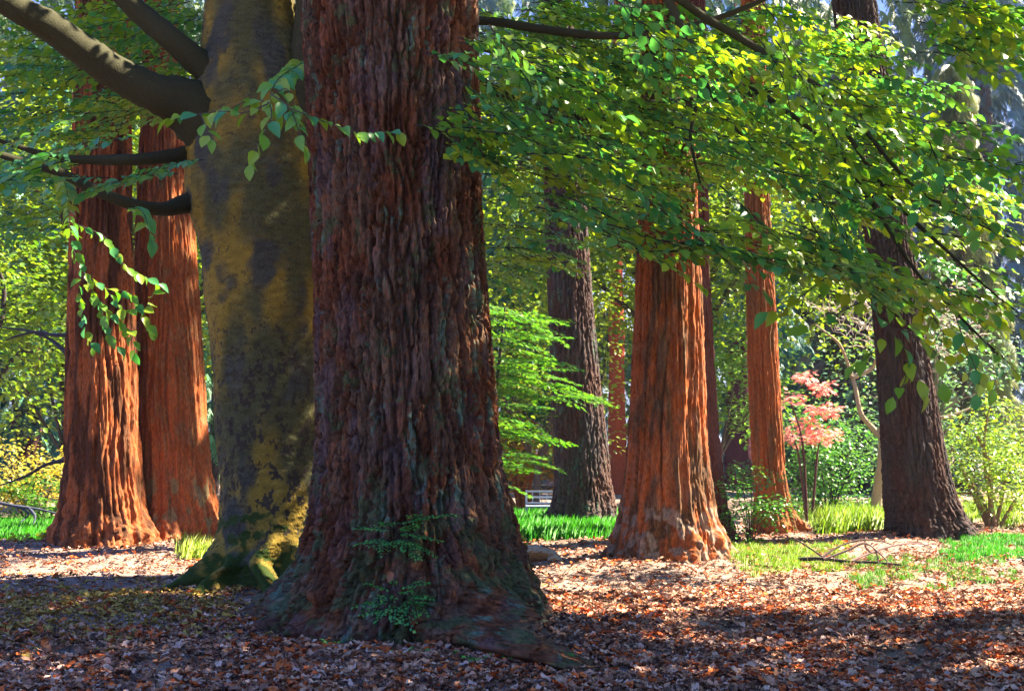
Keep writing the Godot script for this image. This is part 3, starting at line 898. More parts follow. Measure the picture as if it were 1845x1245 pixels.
# unseen crowns placed for their shade: the beech's upper crown and an added beech
func shade_trees() -> void:
	var at := Vector3(10.4, 0, -8.6)
	at.y = gh(at.x, at.z)
	var root := thing("beech_tree", "smooth grey beech added unseen outside the view so its high crown shades the clearing", "tree", at)
	var s := Soup.new()
	tube(s, [at - Vector3(0, 0.3, 0), at + Vector3(0, 1, 0), at + Vector3(0.1, 4, 0), at + Vector3(-0.2, 8, -0.3), at + Vector3(-0.6, 12.5, -0.8)], [0.75, 0.5, 0.42, 0.3, 0.06], 20, Color(0.2, 0.19, 0.15), 8, 0.06, at)
	part("trunk", s.mesh(), M.smooth_bark, root)
	var xa := []
	var ca := []
	var ta := Soup.new()
	var xb := []
	var cb := []
	var tb := Soup.new()
	var b: Vector3 = M.beech_root.position
	var la := Soup.new()
	for k in 1900:
		var h := rng.randf_range(8.6, 12.5)
		var g := Vector3(rng.randf_range(-8.5, 9.0), 0, rng.randf_range(-10.0, 4.0))
		var p := g + SUN * (h / SUN.y)
		if p.y < CAM_Y + 0.43 * -p.z + 0.3 or in_light(p):
			continue
		var near_a := Vector2(p.x - at.x, p.z - at.z).length() < Vector2(p.x - b.x, p.z - b.z).length()
		var c := at if near_a else b
		var dir := Vector3(p.x - c.x, -0.4, p.z - c.z).normalized() + Vector3(rng.randf_range(-0.5, 0.5), 0, rng.randf_range(-0.5, 0.5))
		spray(p, dir, rng.randf_range(0.9, 1.5), 0.22, xa if near_a else xb, ca if near_a else cb, beech_colour, ta if near_a else tb, c)
		if near_a and k % 12 == 0:
			tube(la, [Vector3(at.x - 0.3, h - 3.0, at.z - 0.4), (p + Vector3(at.x, h - 2.0, at.z)) * 0.5, p], [0.13, 0.07, 0.012], 6, Color(0.18, 0.17, 0.13), 5, 0.08, at)
	for k in 130:
		var h := rng.randf_range(8.8, 12.5)
		var p := Vector3(rng.randf_range(-9.6, -4.6), 0, rng.randf_range(-12.8, -9.3)) + SUN * (h / SUN.y)
		if p.y < CAM_Y + 0.43 * -p.z + 0.3 or in_light(p):
			continue
		spray(p, Vector3(p.x - b.x, -0.5, p.z - b.z).normalized() + Vector3(rng.randf_range(-0.5, 0.5), 0, rng.randf_range(-0.5, 0.5)), rng.randf_range(0.9, 1.5), 0.19, xb, cb, beech_colour, tb, b)
	for k in 60:
		var p := Vector3(rng.randf_range(-8.0, 0.5), 0, rng.randf_range(-14.5, -8.0))
		p.y = CAM_Y + 0.43 * -p.z + rng.randf_range(0.8, 4.0)
		if in_light(p):
			continue
		spray(p, Vector3(p.x - b.x, -0.5, p.z - b.z).normalized() + Vector3(rng.randf_range(-0.5, 0.5), 0, rng.randf_range(-0.5, 0.5)), rng.randf_range(0.9, 1.5), 0.18, xb, cb, beech_colour, tb, b)
	var limbs := part("limbs", la.mesh(), M.smooth_bark, root)
	limbs.set_meta("kind", "stuff")
	var keep := []
	var keep_c := []
	for i in xa.size():
		if not in_light(xa[i].origin):
			keep.append(xa[i])
			keep_c.append(ca[i])
	part("twigs", ta.mesh(), M.wood, root).set_meta("kind", "stuff")
	many("crown", leaf_meshes[0], M.leaf, root, keep, keep_c, "stuff")
	if xb.size():
		part("upper_twigs", tb.mesh(), M.wood, M.beech_root).set_meta("kind", "stuff")
		many("upper_foliage", leaf_meshes[0], M.leaf, M.beech_root, xb, cb, "stuff")
	trunks.append([at.x, at.z, 0.6])

# ---------------------------------------------------------------- behind the clearing
func tint(a: Color, b: Color) -> Callable:
	return func(): return a.lerp(b, rng.randf()) * rng.randf_range(0.75, 1.2)

func conifer(called: String, label: String, at: Vector3, tall: float, wide: float, low: float, n: int, shade: Callable, wood: Color, trunk_r: float, hang := true, frond := 1.0) -> Node3D:
	var root := thing(called, label, "tree", at)
	var s := Soup.new()
	tube(s, [at - Vector3(0, 0.3, 0), at + Vector3(0, 0.6, 0), at + Vector3(0, tall * 0.3, 0), at + Vector3(0.1, tall, 0.1)], [trunk_r * 1.6, trunk_r * 1.1, trunk_r * 0.85, 0.03], 40, wood, 16, 0.3, at)
	part("trunk", s.mesh(), M.bark, root)
	var xf := []
	var col := []
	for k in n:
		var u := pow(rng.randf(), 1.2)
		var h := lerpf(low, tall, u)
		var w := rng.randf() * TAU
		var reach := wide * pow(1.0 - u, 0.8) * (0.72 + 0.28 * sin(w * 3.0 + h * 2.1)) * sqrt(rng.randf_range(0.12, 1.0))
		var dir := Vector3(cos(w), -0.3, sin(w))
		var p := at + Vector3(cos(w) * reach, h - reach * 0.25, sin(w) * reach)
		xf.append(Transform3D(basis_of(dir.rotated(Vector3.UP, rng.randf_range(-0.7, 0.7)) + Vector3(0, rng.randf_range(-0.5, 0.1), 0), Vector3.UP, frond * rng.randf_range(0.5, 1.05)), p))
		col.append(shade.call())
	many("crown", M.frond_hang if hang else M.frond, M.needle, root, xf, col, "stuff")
	trunks.append([at.x, at.z, trunk_r])
	return root

# a shrub or small tree: stems to uneven lobes, leaves through the outer part of each lobe
func shrub(called: String, label: String, category: String, at: Vector3, size: Vector3, lobes: int, leaves: int, leaf: float, shade: Callable, mesh: Mesh, m: Material, lift := 0.15, wood := Color(0.12, 0.09, 0.06), stem := 0.03, seed := 1, group := "") -> Node3D:
	var r := RandomNumberGenerator.new()
	r.seed = seed
	var root := thing(called, label, category, at, group)
	var s := Soup.new()
	var xf := []
	var col := []
	var fork := at
	if size.y > 4.0:
		fork = at + Vector3(0.1, lift * size.y * 0.6, 0)
		tube(s, [at - Vector3(0, 0.2, 0), at.lerp(fork, 0.5) + Vector3(0.06, 0, 0.04), fork], [stem * 2.6, stem * 2.0, stem * 1.5], 8, wood, 4, 0.15, at)
	for k in lobes:
		var w := r.randf() * TAU
		var q := sqrt(r.randf())
		var hh := r.randf_range(lift, 1.0)
		var c := at + Vector3(cos(w) * q * size.x * 0.5, hh * size.y * (1.0 - 0.35 * q * q), sin(w) * q * size.z * 0.5)
		var rad := minf(size.x, size.y) * r.randf_range(0.13, 0.26)
		if k < (9 if lobes > 20 else 3):
			tube(s, [fork + Vector3(cos(w), 0, sin(w)) * stem * (2.0 if fork == at else 0.3) - Vector3(0, 0.1, 0), fork.lerp(c, 0.5) + Vector3(r.randf_range(-0.1, 0.1) * size.x, 0.1 * size.y, 0), c], [stem, stem * 0.7, stem * 0.25], 6, wood, 4, 0.1, at)
		for j in leaves / lobes:
			var d := Vector3(r.randfn(), r.randfn() * 0.8, r.randfn()).normalized()
			var p := c + d * rad * pow(r.randf(), 0.4) * Vector3(1.2, 0.8, 1.2)
			if p.y < at.y + 0.03:
				continue
			xf.append(Transform3D(basis_of(d * Vector3(1, 0.3, 1) + Vector3(r.randf_range(-0.4, 0.4), r.randf_range(-0.5, 0.2), r.randf_range(-0.4, 0.4)), Vector3(r.randf_range(-0.6, 0.6), 1, r.randf_range(-0.6, 0.6)), leaf * r.randf_range(0.7, 1.3)), p))
			col.append(shade.call())
	part("stems", s.mesh(), M.wood, root).set_meta("kind", "stuff")
	many("foliage", mesh, m, root, xf, col, "stuff")
	return root

func background() -> void:
	var oval: Mesh = leaf_meshes[0]
	M.maple = maple_mesh(-0.12)
	# far wood that reads as one mass
	var xf := []
	var col := []
	for k in 26000:
		var w := rng.randf_range(-0.62, 0.62)
		var d := rng.randf_range(58.0, 78.0)
		var tall := 33.0 + 9.0 * n_warp.get_noise_1d(w * 9.0) + 3.0 * n_warp.get_noise_1d(w * 40.0)
		if w > 0.31 and w < 0.40:
			tall *= 0.9
		var h := tall * pow(rng.randf(), 0.8)
		var p := Vector3(sin(w) * d, h, -cos(w) * d)
		var dir := Vector3(rng.randf_range(-1, 1), -0.5, rng.randf_range(0.0, 1.0))
		xf.append(Transform3D(basis_of(dir, Vector3.UP, rng.randf_range(0.8, 1.5)), p))
		var t := clampf(n_warp.get_noise_2d(w * 14.0, h * 0.12) + 0.5 + rng.randf_range(-0.2, 0.2), 0.0, 1.0)
		col.append(Color(0.06, 0.15, 0.12).lerp(Color(0.18, 0.28, 0.07), t))
	var far := many("forest", M.frond_hang, M.needle, self, xf, col, "stuff")
	far.set_meta("label", "far blue green wood closing off the clearing behind everything")
	far.set_meta("category", "forest")
	# conifers
	conifer("conifer_tree", "blue green drooping conifer beyond the yellow flowering shrub", G(45, 40.3), 16.9, 3.9, 1.6, 1650, tint(Color(0.045, 0.180, 0.135), Color(0.090, 0.270, 0.180)), Color(0.16, 0.06, 0.06), 0.5)
	conifer("conifer_tree", "dark purple trunked conifer with blue green boughs between the two redwoods", G(1335, 42.9), 19.5, 3.4, 5.6, 924, tint(Color(0.045, 0.165, 0.150), Color(0.075, 0.240, 0.210)), Color(0.14, 0.05, 0.07), 0.55)
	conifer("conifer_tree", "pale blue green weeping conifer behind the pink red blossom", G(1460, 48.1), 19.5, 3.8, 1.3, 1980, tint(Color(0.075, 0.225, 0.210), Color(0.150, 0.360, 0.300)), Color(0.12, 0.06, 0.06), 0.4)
	conifer("conifer_tree", "dark brownish weeping conifer behind the pale bare tree", G(1560, 40.3), 16.9, 2.6, 1.0, 1540, tint(Color(0.105, 0.083, 0.090), Color(0.150, 0.150, 0.075)), Color(0.1, 0.06, 0.06), 0.4)
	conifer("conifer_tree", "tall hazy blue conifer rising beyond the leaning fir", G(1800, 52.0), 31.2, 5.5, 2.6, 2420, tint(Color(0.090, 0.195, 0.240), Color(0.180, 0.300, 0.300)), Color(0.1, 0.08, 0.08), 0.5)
	conifer("conifer_tree", "olive green conifer with sunlit hanging foliage behind the bare tree", G(1740, 39.0), 15.6, 2.2, 2.0, 1144, tint(Color(0.150, 0.225, 0.090), Color(0.360, 0.360, 0.120)), Color(0.12, 0.08, 0.06), 0.35)
	conifer("conifer_tree", "green conifer behind the maple, its crown spotted yellow", G(930, 44.2), 18.2, 3.9, 1.3, 1760, tint(Color(0.045, 0.180, 0.090), Color(0.120, 0.300, 0.105)), Color(0.14, 0.06, 0.05), 0.4)
	conifer("redwood_tree", "far vivid red trunk seen between the grey fir and flaring redwood", G(1113, 39.0), 20.8, 2.9, 8.5, 704, tint(Color(0.075, 0.195, 0.105), Color(0.150, 0.300, 0.120)), Color(0.42, 0.09, 0.045), 0.3)
	conifer("conifer_tree", "thin dim trunk in the gap between red redwood and beech", G(386, 39.0), 18.2, 3.1, 2.0, 1320, tint(Color(0.060, 0.195, 0.120), Color(0.120, 0.300, 0.120)), Color(0.08, 0.06, 0.06), 0.16)
	conifer("conifer_tree", "dark green conifer filling the wood behind the red redwood", G(250, 46.8), 20.8, 5.2, 1.3, 1980, tint(Color(0.060, 0.195, 0.105), Color(0.150, 0.300, 0.090)), Color(0.1, 0.07, 0.06), 0.4)
	# broadleaved trees and shrubs
	var ma := G(900, 20.0)
	var mt := thing("maple_tree", "light green maple with layered airy leaves reaching before the grey fir", "tree", ma)
	var ms := Soup.new()
	tube(ms, [ma - Vector3(0, 0.2, 0), ma + Vector3(0.05, 0.8, 0), ma + Vector3(-0.1, 2.0, 0.1), ma + Vector3(0.1, 4.2, 0)], [0.09, 0.06, 0.045, 0.015], 8, Color(0.06, 0.05, 0.05), 5, 0.1, ma)
	part("trunk", ms.mesh(), M.wood, mt)
	var mx := []
	var mc := []
	var mw := Soup.new()
	for e in [[[[870, 545], [980, 560], [1010, 640], [1060, 690], [1000, 720], [990, 790], [975, 880], [880, 880]], 70], [[[985, 690], [1070, 700], [1075, 735], [990, 730]], 7]]:
		var poly := PackedVector2Array()
		for q in e[0]:
			poly.append(Vector2(q[0], q[1]))
		for k in e[1]:
			var q := in_poly(poly)
			var dir := Vector3(0.9, rng.randf_range(-0.2, 0.12), rng.randf_range(-0.5, 0.5))
			spray(P(q.x, q.y, rng.randf_range(19.0, 21.0)) - dir * 0.45, dir, rng.randf_range(0.7, 1.1), 0.095, mx, mc, tint(Color(0.07, 0.32, 0.04), Color(0.20, 0.42, 0.04)), mw, ma)
	part("twigs", mw.mesh(), M.wood, mt).set_meta("kind", "stuff")
	many("foliage", M.maple, M.leaf, mt, mx, mc, "stuff")
	shrub("broadleaf_tree", "bright green broadleaved tree filling the gap behind the grey fir", "tree", G(1060, 44.0), Vector3(6.5, 13.0, 4.0), 80, 6000, 0.15, tint(Color(0.09, 0.24, 0.03), Color(0.24, 0.36, 0.03)), oval, M.leaf, 0.3, Color(0.1, 0.08, 0.07), 0.09, 4)
	shrub("broadleaf_tree", "yellow green broadleaved tree beside the dark redwood", "tree", G(-75, 23.0), Vector3(6.2, 7.0, 3.0), 80, 6000, 0.13, tint(Color(0.10, 0.26, 0.03), Color(0.26, 0.36, 0.03)), oval, M.leaf, 0.48, Color(0.06, 0.05, 0.05), 0.08, 5)
	shrub("broadleaf_tree", "tall yellow green broadleaved tree behind both redwood trunks", "tree", G(250, 30.0), Vector3(10.0, 13.0, 3.0), 190, 17000, 0.19, tint(Color(0.14, 0.28, 0.03), Color(0.32, 0.4, 0.03)), oval, M.leaf, 0.45, Color(0.08, 0.06, 0.05), 0.1, 6)
	shrub("broadleaf_tree", "tall lime green broadleaved tree closing the canopy behind the slender redwood", "tree", G(1230, 31.5), Vector3(12.0, 14.0, 3.0), 220, 21000, 0.19, tint(Color(0.12, 0.26, 0.03), Color(0.3, 0.4, 0.03)), oval, M.leaf, 0.5, Color(0.08, 0.06, 0.05), 0.1, 7)
	shrub("broadleaf_tree", "small airy yellow green tree behind the maple", "tree", G(960, 28.0), Vector3(4.5, 6.5, 3.0), 60, 4200, 0.13, tint(Color(0.16, 0.32, 0.04), Color(0.4, 0.46, 0.05)), oval, M.leaf, 0.3, Color(0.1, 0.08, 0.07), 0.05, 21)
	shrub("broadleaf_tree", "small fresh green tree between the flaring redwood and slender redwood", "tree", G(1290, 31.0), Vector3(4.0, 7.0, 3.0), 60, 4200, 0.14, tint(Color(0.08, 0.28, 0.07), Color(0.25, 0.42, 0.06)), oval, M.leaf, 0.35, Color(0.1, 0.08, 0.07), 0.05, 22)
	shrub("broadleaf_tree", "small blue green tree behind the pale bare tree", "tree", G(1660, 33.0), Vector3(6.0, 6.5, 3.0), 60, 4200, 0.14, tint(Color(0.06, 0.2, 0.15), Color(0.2, 0.36, 0.26)), oval, M.leaf, 0.2, Color(0.2, 0.16, 0.12), 0.05, 23)
	shrub("broadleaf_tree", "small yellow green tree behind the conifers beside the dark redwood", "tree", G(110, 30.0), Vector3(5.0, 8.0, 3.0), 70, 4800, 0.14, tint(Color(0.14, 0.3, 0.05), Color(0.36, 0.44, 0.05)), oval, M.leaf, 0.3, Color(0.1, 0.08, 0.07), 0.05, 24)
	shrub("flowering_shrub", "yellow flowering shrub beside the dark redwood foot", "shrub", G(60, 24.5), Vector3(2.6, 1.9, 1.8), 40, 2600, 0.09, tint(Color(0.45, 0.38, 0.03), Color(0.7, 0.62, 0.2)), oval, M.leaf, 0.3, Color(0.08, 0.06, 0.05), 0.03, 8)
	shrub("green_shrub", "low green shrub under the yellow flowering shrub", "shrub", G(70, 23.3), Vector3(2.2, 1.0, 1.2), 24, 1500, 0.08, tint(Color(0.06, 0.2, 0.03), Color(0.12, 0.3, 0.04)), oval, M.leaf, 0.1, Color(0.08, 0.06, 0.05), 0.02, 9)
	shrub("maple_tree", "low orange and yellow maple behind the grey gate", "tree", G(940, 30.0), Vector3(3.0, 2.6, 2.0), 40, 2600, 0.12, tint(Color(0.6, 0.13, 0.03), Color(0.6, 0.45, 0.04)), M.maple, M.leaf, 0.2, Color(0.3, 0.1, 0.04), 0.06, 10)
	shrub("maple_tree", "pink red leaved maple beside the slender redwood", "tree", G(1455, 24.4), Vector3(1.3, 3.9, 0.8), 10, 520, 0.135, tint(Color(0.85, 0.2, 0.17), Color(0.92, 0.48, 0.44)), M.maple, M.blossom, 0.55, Color(0.1, 0.05, 0.05), 0.04, 12)
	shrub("green_shrub", "fresh green shrub hiding the slender redwood foot", "shrub", G(1350, 18.4), Vector3(1.15, 1.35, 0.8), 26, 1900, 0.055, tint(Color(0.05, 0.22, 0.03), Color(0.12, 0.32, 0.04)), oval, M.leaf, 0.1, Color(0.06, 0.05, 0.04), 0.012, 13)
	shrub("green_shrub", "large blue green shrub between slender redwood and bare tree", "shrub", G(1490, 27.0), Vector3(2.3, 2.7, 1.8), 40, 3200, 0.10, tint(Color(0.06, 0.24, 0.08), Color(0.13, 0.32, 0.06)), oval, M.leaf, 0.1, Color(0.06, 0.05, 0.04), 0.03, 14)
	shrub("green_shrub", "bright lime shrub with thin trunks beside the leaning fir", "shrub", G(1785, 22.5), Vector3(2.2, 2.5, 1.8), 44, 3600, 0.085, tint(Color(0.16, 0.34, 0.04), Color(0.36, 0.48, 0.08)), oval, M.leaf, 0.25, Color(0.25, 0.15, 0.1), 0.05, 15)
	# pale bare tree
	var at := G(1580, 26.0)
	var root := thing("bare_tree", "pale bare branching tree half hidden by the leaning fir", "tree", at)
	var s := Soup.new()
	var pale := Color(0.42, 0.36, 0.22)
	tube(s, bare([[1580, 945], [1581, 900], [1590, 840], [1592, 790], [1586, 775]]), [0.15, 0.13, 0.12, 0.11, 0.10], 10, pale, 5, 0.12, at)
	part("trunk", s.mesh(), M.smooth_bark, root)
	var limbs := [[[1590, 790], [1572, 770], [1552, 745], [1542, 700], [1530, 660], [1513, 620], [1490, 600], [1470, 585]], [[1582, 890], [1594, 875], [1604, 860]], [[1592, 780], [1640, 700], [1680, 670], [1740, 630]], [[1592, 790], [1660, 760], [1710, 750], [1750, 735]], [[1535, 680], [1570, 665], [1580, 645]]]
	for l in limbs:
		var q := Soup.new()
		var rad := []
		for k in l.size():
			rad.append(lerpf(0.075, 0.02, float(k) / (l.size() - 1)))
		tube(q, bare(l), rad, 7, pale, 5, 0.15, at)
		part("limb", q.mesh(), M.smooth_bark, root)
	var tw := Soup.new()
	for k in 260:
		var c := in_poly(PackedVector2Array([Vector2(1470, 560), Vector2(1570, 520), Vector2(1760, 520), Vector2(1770, 620), Vector2(1680, 660), Vector2(1560, 640)]))
		var d := rng.randf_range(25.3, 26.7)
		var w := rng.randf() * TAU
		var p := P(c.x, c.y, d)
		var st := Vector3(cos(w), rng.randf_range(-0.2, 0.7), sin(w) * 0.5) * rng.randf_range(0.2, 0.45)
		tube(tw, [p, p + st * 0.5 + Vector3(0, 0.05, 0), p + st, p + st * 1.3 + Vector3(0, 0.12, 0.05)], [0.016, 0.013, 0.01, 0.006], 4, Color(0.5, 0.44, 0.36), 2, 0.0, at)
	part("twigs", tw.mesh(), M.wood, root).set_meta("kind", "stuff")

func bare(l: Array) -> Array:
	var o := []
	for k in l.size():
		o.append(P(l[k][0], l[k][1], 26.0 + 0.1 * sin(k * 2.0)))
	return o

# ---------------------------------------------------------------- ground cover
func inside_trunk(x: float, z: float, slack := 0.0) -> bool:
	for t in trunks:
		if (x - t[0]) * (x - t[0]) + (z - t[1]) * (z - t[1]) < (t[2] + slack) * (t[2] + slack):
			return true
	return false

func grass(label: String, px0: float, px1: float, d0: float, d1: float, n: int, tall: float, shade: Callable, patchy := -1.0) -> void:
	var xf := []
	var col := []
	for k in n:
		var d := rng.randf_range(d0, d1)
		var p := P(rng.randf_range(px0, px1), HORIZON, d)
		var rim := minf(minf(p.x / d * F + 922.5 - px0, px1 - 922.5 - p.x / d * F) / (px1 - px0), minf(d - d0, d1 - d) / (d1 - d0)) * 4.0
		if inside_trunk(p.x, p.z) or n_warp.get_noise_2d(p.x * 1.7, p.z * 1.7) + 0.4 * n_warp.get_noise_2d(p.x * 6.0, p.z * 6.0) < patchy + 0.75 * (1.0 - clampf(rim, 0.0, 1.0)):
			continue
		var h := tall * rng.randf_range(0.5, 1.15)
		xf.append(Transform3D(Basis(Vector3.UP, rng.randf() * TAU).scaled(Vector3(h, h, h)), Vector3(p.x, gh(p.x, p.z) - 0.01, p.z)))
		col.append(shade.call())
	var o := many("grass" if not has_node("grass") else numbered("grass"), M.tuft, M.grass, self, xf, col, "stuff")
	o.set_meta("label", label)
	o.set_meta("category", "grass")

func low_growth() -> void:
	M.tuft = blade_mesh(12, 3, 0.35)
	var g := tint(Color(0.035, 0.28, 0.02), Color(0.10, 0.42, 0.03))
	var y := tint(Color(0.16, 0.32, 0.03), Color(0.32, 0.44, 0.06))
	grass("strip of tall bright green grass round the grey fir foot", 900, 1120, 19.4, 25.5, 2600, 0.34, g)
	grass("green grass under the yellow flowering shrub", -20, 110, 18.8, 24.0, 900, 0.3, g)
	grass("short sunlit grass between the flaring redwood and the fallen branches", 1300, 1530, 13.6, 18.6, 3600, 0.13, y, -0.3)
	grass("thin grass patches in front of the fallen branches", 1480, 1860, 12.4, 16.5, 3000, 0.11, tint(Color(0.07, 0.24, 0.03), Color(0.15, 0.32, 0.04)), -0.05)
	grass("green grass round the roots of the leaning fir", 1690, 1870, 15.4, 19.4, 2200, 0.14, g, -0.35)
	grass("tall yellow green fern like grass at the foot of the bare tree", 1480, 1606, 20.4, 24.0, 700, 0.5, y)
	grass("pale sunlit meadow beyond the slender redwood", 1380, 1900, 22.0, 32.0, 1600, 0.35, y, -0.2)
	grass("pale green tuft of grass between the red redwood and beech", 335, 388, 15.6, 16.6, 60, 0.36, tint(Color(0.3, 0.42, 0.05), Color(0.4, 0.5, 0.1)))

func litter() -> void:
	var kinds := [leaf_mesh([0.0, 0.22, 0.3, 0.26, 0.0], 0.35, -0.25, 0.22, 3), leaf_mesh([0.05, 0.3, 0.22, 0.36, 0.08, 0.0], 0.2, -0.4, 0.35, 8), maple_mesh(0.3)]
	var xf := [[], [], []]
	var col := [[], [], []]
	for k in 175000:
		var d := 6.6 + 17.0 * pow(rng.randf(), 1.35)
		var half := 0.5 * d + 1.2
		var x := rng.randf_range(-half, half)
		if inside_trunk(x, -d, 0.0):
			continue
		var drift := n_warp.get_noise_2d(x * 0.9, d * 0.9) + 0.5 * n_warp.get_noise_2d(x * 3.1, d * 3.1)
		if d > 12.6 and rng.randf() < 0.62 + 0.35 * drift:
			continue
		if rng.randf() < -0.9 * drift:
			continue
		var h := gh(x, -d)
		var size := 0.028 + 0.075 * pow(rng.randf(), 1.8)
		var w := rng.randf() * TAU
		var up := Vector3(rng.randf_range(-0.35, 0.35), 1.0, rng.randf_range(-0.35, 0.35))
		var t := rng.randf()
		var c: Color
		var yellow := clampf(1.0 - Vector2(x + 4.2, d - 11.4).length() / 3.2, 0.0, 1.0)
		if t < 0.30:
			c = Color(0.28, 0.14, 0.09)
		elif t < 0.60:
			c = Color(0.46, 0.26, 0.17)
		elif t < 0.79:
			c = Color(0.60, 0.41, 0.32)
		elif t < 0.90:
			c = Color(0.58, 0.15, 0.04)
		else:
			c = Color(0.10, 0.055, 0.04)
		if rng.randf() < yellow:
			c = Color(0.40, 0.28, 0.07)
		if drift > 0.1 and rng.randf() < 0.2:
			c = Color(0.56, 0.12, 0.03)
		var q := 0 if rng.randf() < 0.5 else (1 if rng.randf() < 0.7 else 2)
		xf[q].append(Transform3D(basis_of(Vector3(cos(w), rng.randf_range(-0.2, 0.35), sin(w)), up, size), Vector3(x, h + rng.randf_range(0.005, 0.03), -d)))
		col[q].append(c * rng.randf_range(0.7, 1.2))
	for q in 3:
		var o := many("leaf_litter" if q == 0 else "leaf_litter_00%d" % q, kinds[q], M.litter, self, xf[q], col[q], "stuff")
		o.set_meta("label", ["narrow curled brown leaves littering the forest floor", "broken ragged brown leaves littering the forest floor", "lobed dry maple leaves littering the forest floor"][q])
		o.set_meta("category", "leaf litter")
	var s := Soup.new()
	tube(s, [Vector3(-0.5, 0, 0), Vector3(-0.1, 0.02, 0.05), Vector3(0.2, 0.0, 0.02), Vector3(0.5, 0.03, 0.06)], [0.03, 0.028, 0.022, 0.012], 4, Color.WHITE, 1)
	var tx := []
	var tc := []
	for k in 3200:
		var d := 6.6 + 13.0 * pow(rng.randf(), 1.2)
		var x := rng.randf_range(-0.5 * d - 1.0, 0.5 * d + 1.0)
		var w := rng.randf() * TAU
		var l := 0.05 + 0.28 * pow(rng.randf(), 3.0)
		tx.append(Transform3D(basis_of(Vector3(cos(w), rng.randf_range(-0.05, 0.15), sin(w)), Vector3.UP, l), Vector3(x, gh(x, -d) + 0.02, -d)))
		tc.append(Color(0.10, 0.065, 0.045).lerp(Color(0.26, 0.18, 0.13), rng.randf()))
	var o := many("twig_litter", s.mesh(), M.wood, self, tx, tc, "stuff")
	o.set_meta("label", "short dead twigs scattered through the leaf litter")
	o.set_meta("category", "twig litter")

func stick(called: String, label: String, category: String, lines: Array, r_from: float, r_to: float, colour: Color, group := "") -> Node3D:
	var first: Array = lines[0][0]
	var at := P(first[0], first[1], first[2])
	at.y = gh(at.x, at.z)
	var root := thing(called, label, category, at, group)
	for l in lines:
		var s := Soup.new()
		var pts := []
		var rad := []
		for k in l.size():
			pts.append(P(l[k][0], l[k][1], l[k][2]))
			rad.append(lerpf(r_from, r_to, float(k) / (l.size() - 1)))
		tube(s, pts, rad, 6, colour, 5, 0.25, at)
		part("stem" if l == lines[0] else "side_branch", s.mesh(), M.wood, root)
	return root

# a little plant: arms [[px, py, d] ...], a small leafy spray on each
func sprig(label: String, base: Array, arms: Array, leaf: float, shade: Callable, down := -0.15) -> void:
	var at := P(base[0], base[1], base[2])
	var root := thing("seedling", label, "seedling", at)
	var s := Soup.new()
	var xf := []
	var col := []
	for a in arms:
		var p := P(a[0], a[1], a[2])
		var e := P(a[3], a[4], a[5])
		tube(s, [at, at.lerp(p, 0.5) + Vector3(0, 0.02, 0), p], [0.004, 0.003, 0.002], 4, Color(0.07, 0.06, 0.03), 3, 0.0, at)
		spray(p, e - p, p.distance_to(e), leaf, xf, col, shade, s, at, 1.0)
	part("stems", s.mesh(), M.wood, root).set_meta("kind", "stuff")
	many("leaves", leaf_meshes[0], M.leaf, root, xf, col, "stuff")

